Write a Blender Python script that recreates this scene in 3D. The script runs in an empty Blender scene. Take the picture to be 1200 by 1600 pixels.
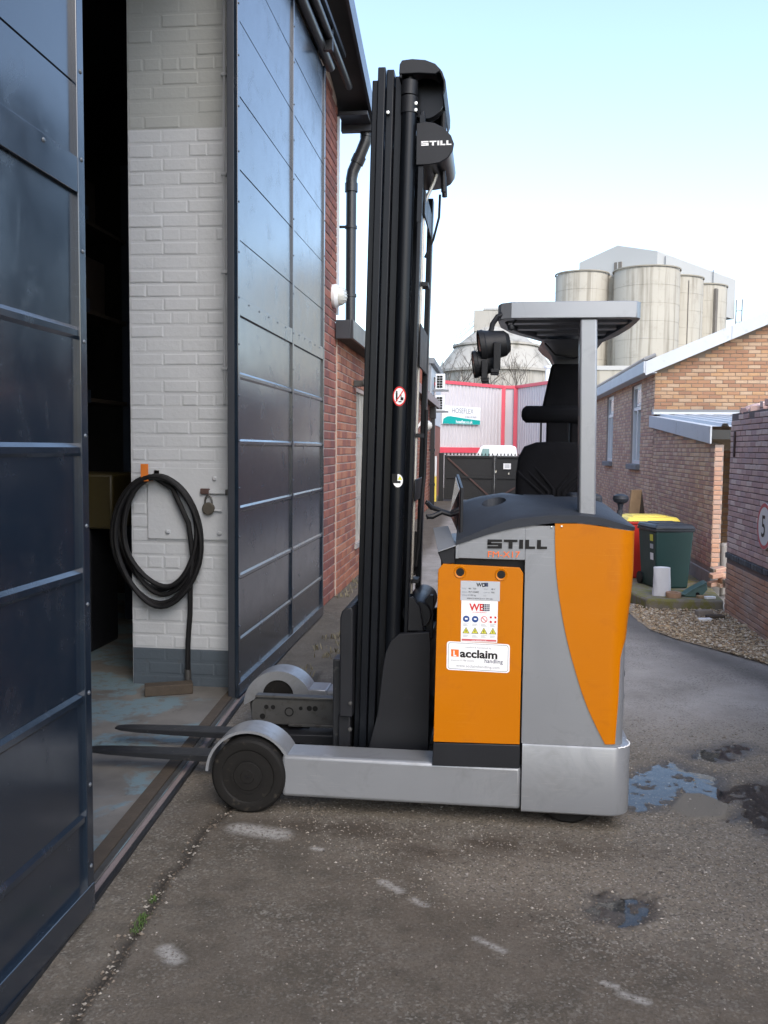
import bpy, bmesh, math, random
import numpy as np
from mathutils import Vector, Matrix

random.seed(7)
SC = bpy.context.scene
COL = SC.collection
R = math.radians

# ------------------------------------------------------------------ camera, sky, sun, exposure
CAM_H = 1.57
_yaw, _pitch, _roll = R(6.7), R(4.08), R(0.57)
_fw = Vector((-math.sin(_yaw) * math.cos(_pitch), math.cos(_yaw) * math.cos(_pitch), -math.sin(_pitch)))
_r0 = Vector((math.cos(_yaw), math.sin(_yaw), 0.0))
_u0 = _r0.cross(_fw)
_rt = _r0 * math.cos(_roll) + _u0 * math.sin(_roll)
_up = _u0 * math.cos(_roll) - _r0 * math.sin(_roll)
cd = bpy.data.cameras.new("camera")
cam = bpy.data.objects.new("camera", cd)
COL.objects.link(cam)
cam.matrix_world = Matrix(((_rt.x, _up.x, -_fw.x, 0), (_rt.y, _up.y, -_fw.y, 0), (_rt.z, _up.z, -_fw.z, CAM_H), (0, 0, 0, 1)))
cd.sensor_fit = 'VERTICAL'
cd.sensor_height = 36.0
cd.lens = 36.0 * 1400 / 1600
cd.clip_start = 0.05
cd.clip_end = 3000
SC.camera = cam

SUN_EL = R(42)
SUN_FROM = Vector((0.42, -0.91, 0)).normalized()
wd = bpy.data.worlds.new("World")
SC.world = wd
wd.use_nodes = True
wn = wd.node_tree
bg = wn.nodes["Background"]
sky = wn.nodes.new("ShaderNodeTexSky")
sky.sky_type = 'NISHITA'
sky.sun_disc = False
sky.sun_elevation = SUN_EL
sky.sun_rotation = math.atan2(SUN_FROM.x, SUN_FROM.y)
sky.air_density = 1.0
sky.dust_density = 1.6
sky.ozone_density = 1.0
veil = wn.nodes.new("ShaderNodeMix")          # thin high cloud whitening the whole sky evenly
veil.data_type = 'RGBA'
veil.inputs[0].default_value = 0.06
veil.inputs[7].default_value = (2.9, 2.6, 2.3, 1)
wn.links.new(sky.outputs[0], veil.inputs[6])
wn.links.new(veil.outputs[2], bg.inputs[0])
bg.inputs[1].default_value = 0.15

sl = bpy.data.lights.new("sun", 'SUN')
sl.energy = 0.5
sl.angle = R(40)
sl.color = (1.0, 0.955, 0.89)
sun = bpy.data.objects.new("sun", sl)
COL.objects.link(sun)
_sd = Vector((SUN_FROM.x * math.cos(SUN_EL), SUN_FROM.y * math.cos(SUN_EL), math.sin(SUN_EL)))
sun.rotation_euler = _sd.to_track_quat('Z', 'Y').to_euler()
sun.location = _sd * 30

SC.view_settings.view_transform = 'Standard'
SC.view_settings.look = 'None'
SC.view_settings.exposure = 1.56
SC.view_settings.gamma = 1.0
SC.view_settings.use_curve_mapping = False

# ------------------------------------------------------------------ materials
MATS = {}

def _nt(name):
    m = bpy.data.materials.new(name)
    m.use_nodes = True
    nt = m.node_tree
    return m, nt, nt.nodes["Principled BSDF"]

def node(nt, t, **kw):
    n = nt.nodes.new(t)
    for k, v in kw.items():
        setattr(n, k, v)
    return n

def noise(nt, vec, scale, detail=4, rough=0.55, dist=0.0):
    n = node(nt, "ShaderNodeTexNoise")
    n.inputs["Scale"].default_value = scale
    n.inputs["Detail"].default_value = detail
    n.inputs["Roughness"].default_value = rough
    n.inputs["Distortion"].default_value = dist
    if vec is not None:
        nt.links.new(vec, n.inputs["Vector"])
    return n.outputs["Fac"]

def ramp(nt, fac, stops):
    n = node(nt, "ShaderNodeValToRGB")
    cr = n.color_ramp
    while len(cr.elements) < len(stops):
        cr.elements.new(0.5)
    for e, (p, c) in zip(cr.elements, stops):
        e.position = p
        e.color = (c, c, c, 1) if isinstance(c, (int, float)) else (*c, 1)
    nt.links.new(fac, n.inputs[0])
    return n.outputs[0]

def mix(nt, fac, a, b, mode='MIX'):
    n = node(nt, "ShaderNodeMix", data_type='RGBA', blend_type=mode)
    for s, v in ((0, fac), (6, a), (7, b)):
        if hasattr(v, "links") or hasattr(v, "is_linked"):
            nt.links.new(v, n.inputs[s])
        elif s == 0:
            n.inputs[0].default_value = v
        else:
            n.inputs[s].default_value = (*v, 1)
    return n.outputs[2]

def math_n(nt, op, a, b=0.5, clamp=False):
    n = node(nt, "ShaderNodeMath", operation=op, use_clamp=clamp)
    for s, v in ((0, a), (1, b)):
        if hasattr(v, "is_linked"):
            nt.links.new(v, n.inputs[s])
        else:
            n.inputs[s].default_value = v
    return n.outputs[0]

def bump(nt, p, h, strength, dist=0.01):
    n = node(nt, "ShaderNodeBump")
    n.inputs["Strength"].default_value = strength
    n.inputs["Distance"].default_value = dist
    nt.links.new(h, n.inputs["Height"])
    nt.links.new(n.outputs[0], p.inputs["Normal"])

def pos(nt):
    return node(nt, "ShaderNodeNewGeometry").outputs["Position"]

def M(name, col, rough=0.5, metal=0.0, var=0.12, scale=6.0, bmp=0.0, bscale=80.0, spec=0.5, coat=0.0, rvar=0.12, wear=None, wear_at=0.62):
    """painted / plain surface: colour and gloss broken up by noise, optional wear or dirt of another colour"""
    m, nt, p = _nt(name)
    P = pos(nt)
    n1 = noise(nt, P, scale, 5)
    c = mix(nt, n1, tuple(max(0, x * (1 - var)) for x in col), tuple(min(1, x * (1 + var)) for x in col))
    if wear:
        n2 = noise(nt, P, scale * 2.3, 8, 0.65)
        f = ramp(nt, n2, [(wear_at, 0.0), (min(0.99, wear_at + 0.12), 0.85)])
        c = mix(nt, f, c, wear)
    nt.links.new(c, p.inputs["Base Color"])
    n3 = noise(nt, P, scale * 1.7, 6)
    rr = math_n(nt, 'MULTIPLY_ADD', n3, rvar * 2)
    rr.node.inputs[2].default_value = rough - rvar
    nt.links.new(rr, p.inputs["Roughness"])
    p.inputs["Metallic"].default_value = metal
    p.inputs["Specular IOR Level"].default_value = spec
    p.inputs["Coat Weight"].default_value = coat
    p.inputs["Coat Roughness"].default_value = 0.15
    if bmp > 0:
        bump(nt, p, noise(nt, P, bscale, 5), bmp, 0.004)
    MATS[name] = m
    return m

def M_brick(name, cols, rough=0.88, grime=(0.05, 0.045, 0.045), grime_amt=0.35, gscale=1.2, bmp=0.5):
    m, nt, p = _nt(name)
    g = node(nt, "ShaderNodeNewGeometry")
    P = g.outputs["Position"]
    oi = node(nt, "ShaderNodeObjectInfo")
    r = math_n(nt, 'FRACT', math_n(nt, 'ADD', g.outputs["Random Per Island"], oi.outputs["Random"]))
    k = len(cols)
    n = node(nt, "ShaderNodeValToRGB")
    n.color_ramp.interpolation = 'CONSTANT' if k > 3 else 'LINEAR'
    cr = n.color_ramp
    while len(cr.elements) < k:
        cr.elements.new(0.5)
    for i, e in enumerate(cr.elements):
        e.position = i / k
        e.color = (*cols[i], 1)
    nt.links.new(r, n.inputs[0])
    c = n.outputs[0]
    n1 = noise(nt, P, 35, 6, 0.65)
    c = mix(nt, ramp(nt, n1, [(0.4, 0.0), (0.8, 0.35)]), c, tuple(x * 0.65 for x in cols[0]))
    n2 = noise(nt, P, gscale, 6, 0.6)
    c = mix(nt, math_n(nt, 'MULTIPLY', ramp(nt, n2, [(0.45, 0.0), (0.72, 1.0)]), grime_amt), c, grime)
    nt.links.new(c, p.inputs["Base Color"])
    p.inputs["Roughness"].default_value = rough
    bump(nt, p, noise(nt, P, 140, 6, 0.7), bmp, 0.003)
    MATS[name] = m
    return m

def M_used(name, col, rough, metal, coat, scuff, dirt, amt=0.5, spec=0.5):
    """machine paint that has seen use: fine drag scratches, smudges, uneven gloss"""
    m, nt, p = _nt(name)
    P = pos(nt)
    c = mix(nt, noise(nt, P, 3, 5), tuple(x * .93 for x in col), tuple(min(1, x * 1.06) for x in col))
    def stretched(k, scale, det=6):
        vm = node(nt, "ShaderNodeVectorMath", operation='MULTIPLY')
        vm.inputs[1].default_value = k
        nt.links.new(P, vm.inputs[0])
        return noise(nt, vm.outputs[0], scale, det, 0.6)
    sm = ramp(nt, noise(nt, P, 4.5, 9, 0.68, 0.8), [(0.52, 0.0), (0.74, amt)])
    c = mix(nt, sm, c, dirt)
    patchy = ramp(nt, noise(nt, P, 2.2, 4), [(0.42, 0.0), (0.60, 1.0)])
    sc = math_n(nt, 'MULTIPLY', ramp(nt, stretched((2.5, 2.5, 110), 3), [(0.63, 0.0), (0.67, 0.55)]), patchy)
    c = mix(nt, sc, c, scuff)
    s2 = math_n(nt, 'MULTIPLY', ramp(nt, stretched((60, 60, 5), 3), [(0.66, 0.0), (0.70, 0.45)]), patchy)
    c = mix(nt, s2, c, dirt)
    sp = ramp(nt, noise(nt, P, 130, 3, 0.6), [(0.70, 0.0), (0.74, 0.7)])
    c = mix(nt, math_n(nt, 'MULTIPLY', sp, patchy), c, scuff)
    nt.links.new(c, p.inputs["Base Color"])
    r = math_n(nt, 'ADD', math_n(nt, 'MULTIPLY', sm, 0.45), math_n(nt, 'MULTIPLY_ADD', noise(nt, P, 7, 7), 0.22))
    r.node.inputs[1].links[0].from_node.inputs[2].default_value = rough - 0.11
    nt.links.new(r, p.inputs["Roughness"])
    p.inputs["Metallic"].default_value = metal
    p.inputs["Coat Weight"].default_value = coat
    p.inputs["Coat Roughness"].default_value = 0.2
    p.inputs["Specular IOR Level"].default_value = spec
    bump(nt, p, noise(nt, P, 6, 3), 0.05, 0.01)
    MATS[name] = m

def M_streak(name, col, dark, rough=0.9, amt=0.8, k=(1.6, 1.6, 0.07)):
    """weathered concrete: long rain streaks over cloudy staining"""
    m, nt, p = _nt(name)
    P = pos(nt)
    vm = node(nt, "ShaderNodeVectorMath", operation='MULTIPLY')
    vm.inputs[1].default_value = k
    nt.links.new(P, vm.inputs[0])
    c = mix(nt, noise(nt, P, 0.35, 6), tuple(x * .88 for x in col), tuple(min(1, x * 1.1) for x in col))
    st = ramp(nt, noise(nt, vm.outputs[0], 1.0, 7, 0.62), [(0.50, 0.0), (0.66, amt)])
    c = mix(nt, st, c, dark)
    c = mix(nt, ramp(nt, noise(nt, P, 0.9, 8, 0.7), [(0.55, 0.0), (0.75, 0.5)]), c, dark)
    nt.links.new(c, p.inputs["Base Color"])
    p.inputs["Roughness"].default_value = rough
    MATS[name] = m

def M_glass(name, tint=(0.05, 0.07, 0.08), rough=0.04):
    m, nt, p = _nt(name)
    p.inputs["Base Color"].default_value = (*tint, 1)
    p.inputs["Roughness"].default_value = rough
    p.inputs["Specular IOR Level"].default_value = 0.8
    bump(nt, p, noise(nt, pos(nt), 3, 2), 0.02, 0.02)
    MATS[name] = m
    return m

def flat(name, col, rough=0.45):
    m, nt, p = _nt(name)
    p.inputs["Base Color"].default_value = (*col, 1)
    p.inputs["Roughness"].default_value = rough
    p.inputs["Specular IOR Level"].default_value = 0.2
    MATS[name] = m
    return m

# ------------------------------------------------------------------ mesh helpers
BASE = {}

class MB:
    def __init__(s):
        s.v, s.f, s.m = [], [], []

    def add(s, verts, faces, mi=0):
        o = len(s.v)
        s.v.extend(tuple(v) for v in verts)
        for f in faces:
            s.f.append(tuple(i + o for i in f))
            s.m.append(mi)
        return s

    def box(s, x0, x1, y0, y1, z0, z1, mi=0):
        v = [(x, y, z) for z in (z0, z1) for y in (y0, y1) for x in (x0, x1)]
        return s.add(v, [(0, 2, 3, 1), (4, 5, 7, 6), (0, 1, 5, 4), (2, 6, 7, 3), (0, 4, 6, 2), (1, 3, 7, 5)], mi)

    def obox(s, c, ax, ay, az, mi=0):
        """box with centre c and half-axis vectors"""
        c, ax, ay, az = Vector(c), Vector(ax), Vector(ay), Vector(az)
        v = [c + ax * i + ay * j + az * k for k in (-1, 1) for j in (-1, 1) for i in (-1, 1)]
        return s.add(v, [(0, 2, 3, 1), (4, 5, 7, 6), (0, 1, 5, 4), (2, 6, 7, 3), (0, 4, 6, 2), (1, 3, 7, 5)], mi)

    def bar(s, p0, p1, w, h, mi=0, upv=(0, 0, 1)):
        p0, p1 = Vector(p0), Vector(p1)
        d = p1 - p0
        L = d.length
        d.normalize()
        side = d.cross(Vector(upv))
        if side.length < 1e-4:
            side = d.cross(Vector((1, 0, 0)))
        side.normalize()
        u = side.cross(d)
        return s.obox((p0 + p1) / 2, d * (L / 2), side * (w / 2), u * (h / 2), mi)

    def prism(s, poly, axis, a0, a1, mi=0):
        n = len(poly)
        A = sum(poly[i][0] * poly[(i + 1) % n][1] - poly[(i + 1) % n][0] * poly[i][1] for i in range(n))
        if A < 0:
            poly = poly[::-1]
        def P(q, a):
            return {'x': (a, q[0], q[1]), 'y': (q[0], a, q[1]), 'z': (q[0], q[1], a)}[axis]
        v = [P(q, a0) for q in poly] + [P(q, a1) for q in poly]
        lo, hi = tuple(range(n)), tuple(range(n, 2 * n))
        sides = [(i, (i + 1) % n, n + (i + 1) % n, n + i) for i in range(n)]
        if (axis in 'xz') == (a1 > a0):
            fs = [lo[::-1], hi] + sides
        else:
            fs = [lo, hi[::-1]] + [q[::-1] for q in sides]
        return s.add(v, fs, mi)

    def cyl(s, p0, p1, r0, r1=None, n=16, mi=0, caps=True):
        r1 = r0 if r1 is None else r1
        p0, p1 = Vector(p0), Vector(p1)
        d = (p1 - p0).normalized()
        a = d.orthogonal().normalized()
        b = d.cross(a)
        v = []
        for p, r in ((p0, r0), (p1, r1)):
            for i in range(n):
                t = 2 * math.pi * i / n
                v.append(p + (a * math.cos(t) + b * math.sin(t)) * r)
        f = [(i, (i + 1) % n, n + (i + 1) % n, n + i) for i in range(n)]
        if caps:
            f += [tuple(range(n))[::-1], tuple(range(n, 2 * n))]
        return s.add(v, f, mi)

    def tube(s, pts, r, n=10, mi=0, closed=False):
        pts = [Vector(p) for p in pts]
        k = len(pts)
        rr = r if isinstance(r, (list, tuple)) else [r] * k
        v, fs = [], []
        prev = None
        for i, p in enumerate(pts):
            if closed:
                t = pts[(i + 1) % k] - pts[i - 1]
            else:
                t = pts[min(i + 1, k - 1)] - pts[max(i - 1, 0)]
            t.normalize()
            if prev is None:
                a = t.orthogonal().normalized()
            else:
                a = (prev - t * prev.dot(t)).normalized()
            prev = a
            b = t.cross(a)
            for j in range(n):
                q = 2 * math.pi * j / n
                v.append(p + (a * math.cos(q) + b * math.sin(q)) * rr[i])
        for i in range(k if closed else k - 1):
            i2 = (i + 1) % k
            for j in range(n):
                fs.append((i * n + j, i * n + (j + 1) % n, i2 * n + (j + 1) % n, i2 * n + j))
        if not closed:
            fs += [tuple(range(n))[::-1], tuple(range((k - 1) * n, k * n))]
        return s.add(v, fs, mi)

    def lathe(s, prof, o, axis, n=24, mi=0, a0=0.0, a1=2 * math.pi):
        """prof = [(radius, height)] turned about axis through o"""
        o, d = Vector(o), Vector(axis).normalized()
        a = d.orthogonal().normalized()
        b = d.cross(a)
        full = abs(a1 - a0 - 2 * math.pi) < 1e-6
        cols = n if full else n + 1
        v = []
        for r, h in prof:
            for i in range(cols):
                t = a0 + (a1 - a0) * i / n
                v.append(o + d * h + (a * math.cos(t) + b * math.sin(t)) * max(r, 1e-5))
        fs = []
        for j in range(len(prof) - 1):
            for i in range(n):
                i2 = (i + 1) % cols
                fs.append((j * cols + i, j * cols + i2, (j + 1) * cols + i2, (j + 1) * cols + i))
        return s.add(v, fs, mi)

    def grid(s, rows, mi=0, flip=False):
        """loft: rows of equally many points"""
        n = len(rows[0])
        v = [p for r in rows for p in r]
        fs = []
        for j in range(len(rows) - 1):
            for i in range(n - 1):
                q = (j * n + i, j * n + i + 1, (j + 1) * n + i + 1, (j + 1) * n + i)
                fs.append(q[::-1] if flip else q)
        return s.add(v, fs, mi)

    def text(s, body, o, U, V, size, sx=1.0, mi=0, align='LEFT', bold=0.0):
        vs, fs = text_geo(body, size, align, bold)
        o, U, V = Vector(o), Vector(U), Vector(V)
        return s.add([o + U * (x * sx) + V * y for x, y in vs], fs, mi)

    def build(s, name, mats, parent=None, bevel=0.0, seg=2, angle=35, base=None, smooth=True):
        me = bpy.data.meshes.new(name)
        b = BASE[parent.name] if parent is not None else (Vector(base) if base is not None else s.bottom())
        me.from_pydata([(v[0] - b.x, v[1] - b.y, v[2] - b.z) for v in s.v], [], s.f)
        if not isinstance(mats, (list, tuple)):
            mats = [mats]
        for m in mats:
            me.materials.append(MATS[m])
        if len(mats) > 1:
            me.polygons.foreach_set("material_index", s.m)
        if smooth:
            me.polygons.foreach_set("use_smooth", [True] * len(me.polygons))
            me.set_sharp_from_angle(angle=R(angle))
        me.update()
        o = bpy.data.objects.new(name, me)
        COL.objects.link(o)
        if parent is not None:
            o.parent = parent
        else:
            o.location = b
        BASE[o.name] = b
        if bevel > 0:
            md = o.modifiers.new("bevel", 'BEVEL')
            md.width = bevel
            md.segments = seg
            md.limit_method = 'ANGLE'
            md.angle_limit = R(40)
        return o

    def bottom(s):
        a = np.array(s.v)
        lo, hi = a.min(0), a.max(0)
        return Vector(((lo[0] + hi[0]) / 2, (lo[1] + hi[1]) / 2, lo[2]))

_TXT = {}
def text_geo(body, size, align, bold):
    key = (body, size, align, bold)
    if key in _TXT:
        return _TXT[key]
    cu = bpy.data.curves.new("t", 'FONT')
    cu.body = body
    cu.size = size
    cu.align_x = align
    cu.offset = bold
    cu.resolution_u = 3
    ob = bpy.data.objects.new("t", cu)
    COL.objects.link(ob)
    dg = bpy.context.evaluated_depsgraph_get()
    me = bpy.data.meshes.new_from_object(ob.evaluated_get(dg))
    vs = [(v.co.x, v.co.y) for v in me.vertices]
    fs = [tuple(p.vertices) for p in me.polygons]
    bpy.data.objects.remove(ob)
    bpy.data.curves.remove(cu)
    bpy.data.meshes.remove(me)
    _TXT[key] = (vs, fs)
    return vs, fs

def tag(o, label, cat, group=None):
    o["label"] = label
    o["category"] = cat
    if group:
        o["group"] = group
    return o

def thing(name, loc, label, cat, group=None):
    o = bpy.data.objects.new(name, None)
    o.empty_display_size = 0.2
    COL.objects.link(o)
    o.location = loc
    BASE[o.name] = Vector(loc)
    return tag(o, label, cat, group)

def struct(o, kind="structure"):
    o["kind"] = kind
    return o

# ---- brickwork: each brick a chamfered block proud of its mortar bed
def _brick_verts(u0, u1, v0, v1, d, c):
    return [(u0, v0, 0), (u1, v0, 0), (u1, v1, 0), (u0, v1, 0),
            (u0, v0, d - c * .7), (u1, v0, d - c * .7), (u1, v1, d - c * .7), (u0, v1, d - c * .7),
            (u0 + c, v0 + c, d), (u1 - c, v0 + c, d), (u1 - c, v1 - c, d), (u0 + c, v1 - c, d)]
_BF = [(0, 1, 5, 4), (1, 2, 6, 5), (2, 3, 7, 6), (3, 0, 4, 7), (4, 5, 9, 8), (5, 6, 10, 9), (6, 7, 11, 10), (7, 4, 8, 11), (8, 9, 10, 11)]
_brick_me = {}

def unit_brick(mat, ratio):
    """unit brick -.5...5, chamfer allowing for the brick's proportions"""
    key = (mat, ratio)
    if key not in _brick_me:
        me = bpy.data.meshes.new("brick")
        cx, cy = 0.10 / ratio, 0.10
        vs = []
        for z, ix, iy in ((0, 0, 0), (0.6, 0, 0), (1, cx, cy)):
            vs += [(-.5 + ix, -.5 + iy, z), (.5 - ix, -.5 + iy, z), (.5 - ix, .5 - iy, z), (-.5 + ix, .5 - iy, z)]
        me.from_pydata(vs, [], _BF)
        me.materials.append(MATS[mat])
        me.update()
        _brick_me[key] = me
    return _brick_me[key]

def lay(L, H, bl, bh, j, flemish=False, seed=1, keep=None):
    rnd = random.Random(seed)
    out = []
    v, row = 0.0, 0
    while v + bh * 0.6 <= H:
        v1 = min(v + bh, H)
        u = -(bl + j) / 2 if row % 2 else 0.0
        if flemish:
            u = -(bl + j) * 0.75 if row % 2 else 0.0
        k = 0
        while u < L:
            w = bl
            if flemish and (k + row) % 2:
                w = (bl - j) / 2
            u1 = u + w + rnd.uniform(-.004, .004)
            a, b = max(u, 0), min(u1, L)
            if b - a > 0.02:
                if keep is None:
                    out.append((a, b, v, v1))
                else:
                    q = keep(a, b, v, v1)
                    if q:
                        out.append(q)
            u = u1 + j
            k += 1
        v += bh + j
        row += 1
    return out

def brickwork(parent, o, U, N, bricks, mat, proud=0.008, near=None, limit=300, jit=0.002, name="brick", matfn=None, tilt=0.4):
    """bricks=(u0,u1,v0,v1); the ones nearest to point `near` become objects, the rest one joined part"""
    o, U, N = Vector(o), Vector(U), Vector(N)
    V = Vector((0, 0, 1))
    rnd = random.Random(hash(parent.name) % 999 if False else len(bricks))
    def cen(b):
        return o + U * ((b[0] + b[1]) / 2) + V * ((b[2] + b[3]) / 2)
    order = list(bricks)
    if near is not None:
        order.sort(key=lambda b: near(cen(b), b))
    single, rest = order[:limit], order[limit:]
    pb = BASE[parent.name]
    Rm = Matrix((U, V, N)).transposed().to_4x4()
    for b in single:
        w, h = b[1] - b[0], b[3] - b[2]
        mt = matfn(b) if matfn else mat
        ratio = max(1, round(w / h))
        ob = bpy.data.objects.new(name, unit_brick(mt, ratio))
        COL.objects.link(ob)
        ob.parent = parent
        d = proud + rnd.uniform(-jit, jit)
        rot = Matrix.Rotation(R(rnd.gauss(0, tilt)), 4, 'Z') @ Matrix.Rotation(R(rnd.gauss(0, tilt * .6)), 4, 'Y')
        ob.matrix_local = Matrix.Translation(cen(b) - pb) @ Rm @ rot @ Matrix.Diagonal((w, h, d, 1))
    if rest:
        groups = {}
        for b in rest:
            groups.setdefault(matfn(b) if matfn else mat, []).append(b)
        mb = MB()
        ms = list(groups)
        for gi, g in enumerate(ms):
            for b in groups[g]:
                d = proud + rnd.uniform(-jit, jit)
                c = min(0.006, (b[3] - b[2]) * .12)
                vs = [o + U * (a + rnd.uniform(-.001, .001)) + V * v + N * n for a, v, n in _brick_verts(*b, d, c)]
                mb.add(vs, _BF, gi)
        ob = mb.build("brickwork", ms, parent, smooth=False)
        ob["kind"] = "stuff"

def vnoise(x, y, scale, seed):
    """smooth value noise on numpy arrays"""
    rs = np.random.RandomState(seed)
    T = rs.rand(256, 256)
    X, Y = x * scale + 1000.3, y * scale + 1000.7
    xi, yi = np.floor(X).astype(int), np.floor(Y).astype(int)
    fx, fy = X - xi, Y - yi
    fx, fy = fx * fx * (3 - 2 * fx), fy * fy * (3 - 2 * fy)
    a, b = T[xi % 256, yi % 256], T[(xi + 1) % 256, yi % 256]
    c, d = T[xi % 256, (yi + 1) % 256], T[(xi + 1) % 256, (yi + 1) % 256]
    return (a * (1 - fx) + b * fx) * (1 - fy) + (c * (1 - fx) + d * fx) * fy

def fbm(x, y, scale, seed, octs=4):
    s, a, t = 0, 1.0, 0
    for k in range(octs):
        s = s + a * vnoise(x, y, scale * 2 ** k, seed + k)
        t += a
        a *= 0.5
    return s / t

def inpoly(x, y, poly):
    r = np.zeros(x.shape, bool)
    n = len(poly)
    for i in range(n):
        x0, y0 = poly[i]
        x1, y1 = poly[(i + 1) % n]
        c = ((y0 > y) != (y1 > y)) & (x < (x1 - x0) * (y - y0) / ((y1 - y0) or 1e-9) + x0)
        r ^= c
    return r

def segdist(x, y, pts):
    d = np.full(x.shape, 1e9)
    for (x0, y0), (x1, y1) in zip(pts[:-1], pts[1:]):
        dx, dy = x1 - x0, y1 - y0
        t = np.clip(((x - x0) * dx + (y - y0) * dy) / (dx * dx + dy * dy), 0, 1)
        d = np.minimum(d, np.hypot(x - x0 - t * dx, y - y0 - t * dy))
    return d

def polydist(x, y, poly):
    """signed distance: negative inside"""
    d = segdist(x, y, list(poly) + [poly[0]])
    return np.where(inpoly(x, y, poly), -d, d)

# ------------------------------------------------------------------ material list
M_used("door_paint", (0.008, 0.015, 0.026), 0.20, 0.0, 0.55, (0.045, 0.055, 0.065), (0.020, 0.026, 0.034), 0.35, spec=0.85)
M("door_edge", (0.022, 0.026, 0.034), 0.5, 0, 0.25, 5, wear=(0.10, 0.09, 0.08), wear_at=0.68)
M("rivet", (0.10, 0.11, 0.12), 0.4, 0.4)
M("dark_fascia", (0.035, 0.038, 0.045), 0.32, 0, 0.15, 3, coat=0.2)
M("pvc_black", (0.018, 0.019, 0.022), 0.32, 0, 0.1, 4)
M("rubber", (0.009, 0.009, 0.010), 0.5, 0, 0.25, 9, 0.2, 90, spec=0.28)
M("tyre", (0.009, 0.0085, 0.008), 0.72, 0, 0.25, 12, 0.25, 70, spec=0.2, wear=(0.045, 0.038, 0.030), wear_at=0.60)
M("white_paint", (0.42, 0.44, 0.465), 0.62, 0, 0.08, 3.2, 0.5, 40, wear=(0.32, 0.325, 0.325), wear_at=0.68)
M("old_white_paint", (0.315, 0.33, 0.325), 0.7, 0, 0.07, 2.0, 0.35, 55)
M("plinth_paint", (0.060, 0.078, 0.097), 0.6, 0, 0.2, 4, 0.35, 55, wear=(0.06, 0.06, 0.06), wear_at=0.62)
M("mortar_pale", (0.42, 0.33, 0.28), 0.95, 0, 0.2, 9, 0.5, 120)
M("mortar_grey", (0.30, 0.25, 0.22), 0.95, 0, 0.25, 9, 0.5, 120)
M("mortar_dark", (0.17, 0.14, 0.135), 0.95, 0, 0.3, 6, 0.5, 120)
M("mortar_yellow", (0.20, 0.155, 0.115), 0.95, 0, 0.2, 9, 0.5, 120)
M_brick("brick_red", [(0.235, 0.082, 0.058), (0.19, 0.066, 0.052), (0.285, 0.105, 0.072), (0.165, 0.062, 0.052)], grime_amt=0.25)
M_brick("brick_orange", [(0.33, 0.125, 0.07), (0.27, 0.10, 0.062), (0.36, 0.155, 0.09), (0.23, 0.085, 0.06)], grime_amt=0.25)
M_brick("brick_mixed", [(0.56, 0.36, 0.255), (0.50, 0.30, 0.225), (0.64, 0.46, 0.34), (0.60, 0.42, 0.28), (0.46, 0.275, 0.215)], grime=(0.20, 0.17, 0.165), grime_amt=0.30, gscale=0.8)
M_brick("brick_yellow", [(0.45, 0.265, 0.14), (0.38, 0.205, 0.115), (0.45, 0.29, 0.175), (0.33, 0.175, 0.105), (0.47, 0.33, 0.22)], grime_amt=0.35, gscale=0.9)
M_brick("brick_purple", [(0.54, 0.365, 0.335), (0.48, 0.32, 0.30), (0.60, 0.43, 0.385), (0.50, 0.36, 0.35), (0.68, 0.54, 0.49)], grime=(0.24, 0.19, 0.19), grime_amt=0.25, gscale=1.0)
M_brick("brick_low", [(0.55, 0.31, 0.205), (0.48, 0.27, 0.19), (0.60, 0.36, 0.25), (0.52, 0.33, 0.25)], grime=(0.40, 0.37, 0.345), grime_amt=0.65, gscale=1.6)
M_brick("brick_blue", [(0.085, 0.09, 0.10), (0.06, 0.064, 0.075), (0.11, 0.115, 0.12)], grime_amt=0.2)
M_used("silver", (0.245, 0.257, 0.275), 0.36, 0.35, 0.1, (0.36, 0.37, 0.39), (0.13, 0.13, 0.125), 0.5)
M_used("orange_paint", (0.465, 0.142, 0.0), 0.36, 0.0, 0.03, (0.52, 0.20, 0.02), (0.31, 0.085, 0.003), 0.45, spec=0.22)
M("truck_black", (0.013, 0.014, 0.017), 0.45, 0, 0.2, 6, 0.06, 150, spec=0.28, wear=(0.03, 0.03, 0.032), wear_at=0.66)
M("mast_black", (0.0055, 0.0068, 0.0092), 0.30, 0.0, 0.15, 3, spec=0.24, coat=0.0, rvar=0.08)
M("plastic_dark", (0.024, 0.028, 0.036), 0.55, 0, 0.12, 5, 0.25, 400, spec=0.35)
M("fabric_black", (0.007, 0.007, 0.0085), 0.95, 0, 0.2, 20, 0.6, 500, spec=0.15)
M("fork_steel", (0.022, 0.024, 0.028), 0.42, 0.3, 0.3, 8, wear=(0.12, 0.115, 0.11), wear_at=0.62)
M("worn_steel", (0.085, 0.085, 0.083), 0.5, 0.5, 0.3, 9, wear=(0.05, 0.045, 0.04), wear_at=0.56)
M("chrome", (0.60, 0.60, 0.58), 0.22, 0.9, 0.1, 6)
M("pipe_steel", (0.42, 0.40, 0.36), 0.45, 0.4, 0.15, 6)
M("bracket_orange", (0.55, 0.15, 0.02), 0.5, 0, 0.15, 8, wear=(0.16, 0.09, 0.05), wear_at=0.62)
M("old_brass", (0.10, 0.09, 0.075), 0.5, 0.5, 0.3, 20)
M("timber_dirty", (0.055, 0.042, 0.030), 0.85, 0, 0.4, 14, 0.6, 60, wear=(0.11, 0.08, 0.05), wear_at=0.6)
M("timber", (0.30, 0.20, 0.11), 0.8, 0, 0.3, 10, 0.4, 60)
M("white_plastic", (0.72, 0.74, 0.75), 0.4, 0, 0.05, 4)
M("upvc", (0.78, 0.80, 0.80), 0.35, 0, 0.04, 4)
M("sheet_white", (0.50, 0.53, 0.56), 0.55, 0, 0.08, 3, wear=(0.36, 0.375, 0.385), wear_at=0.60)
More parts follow.
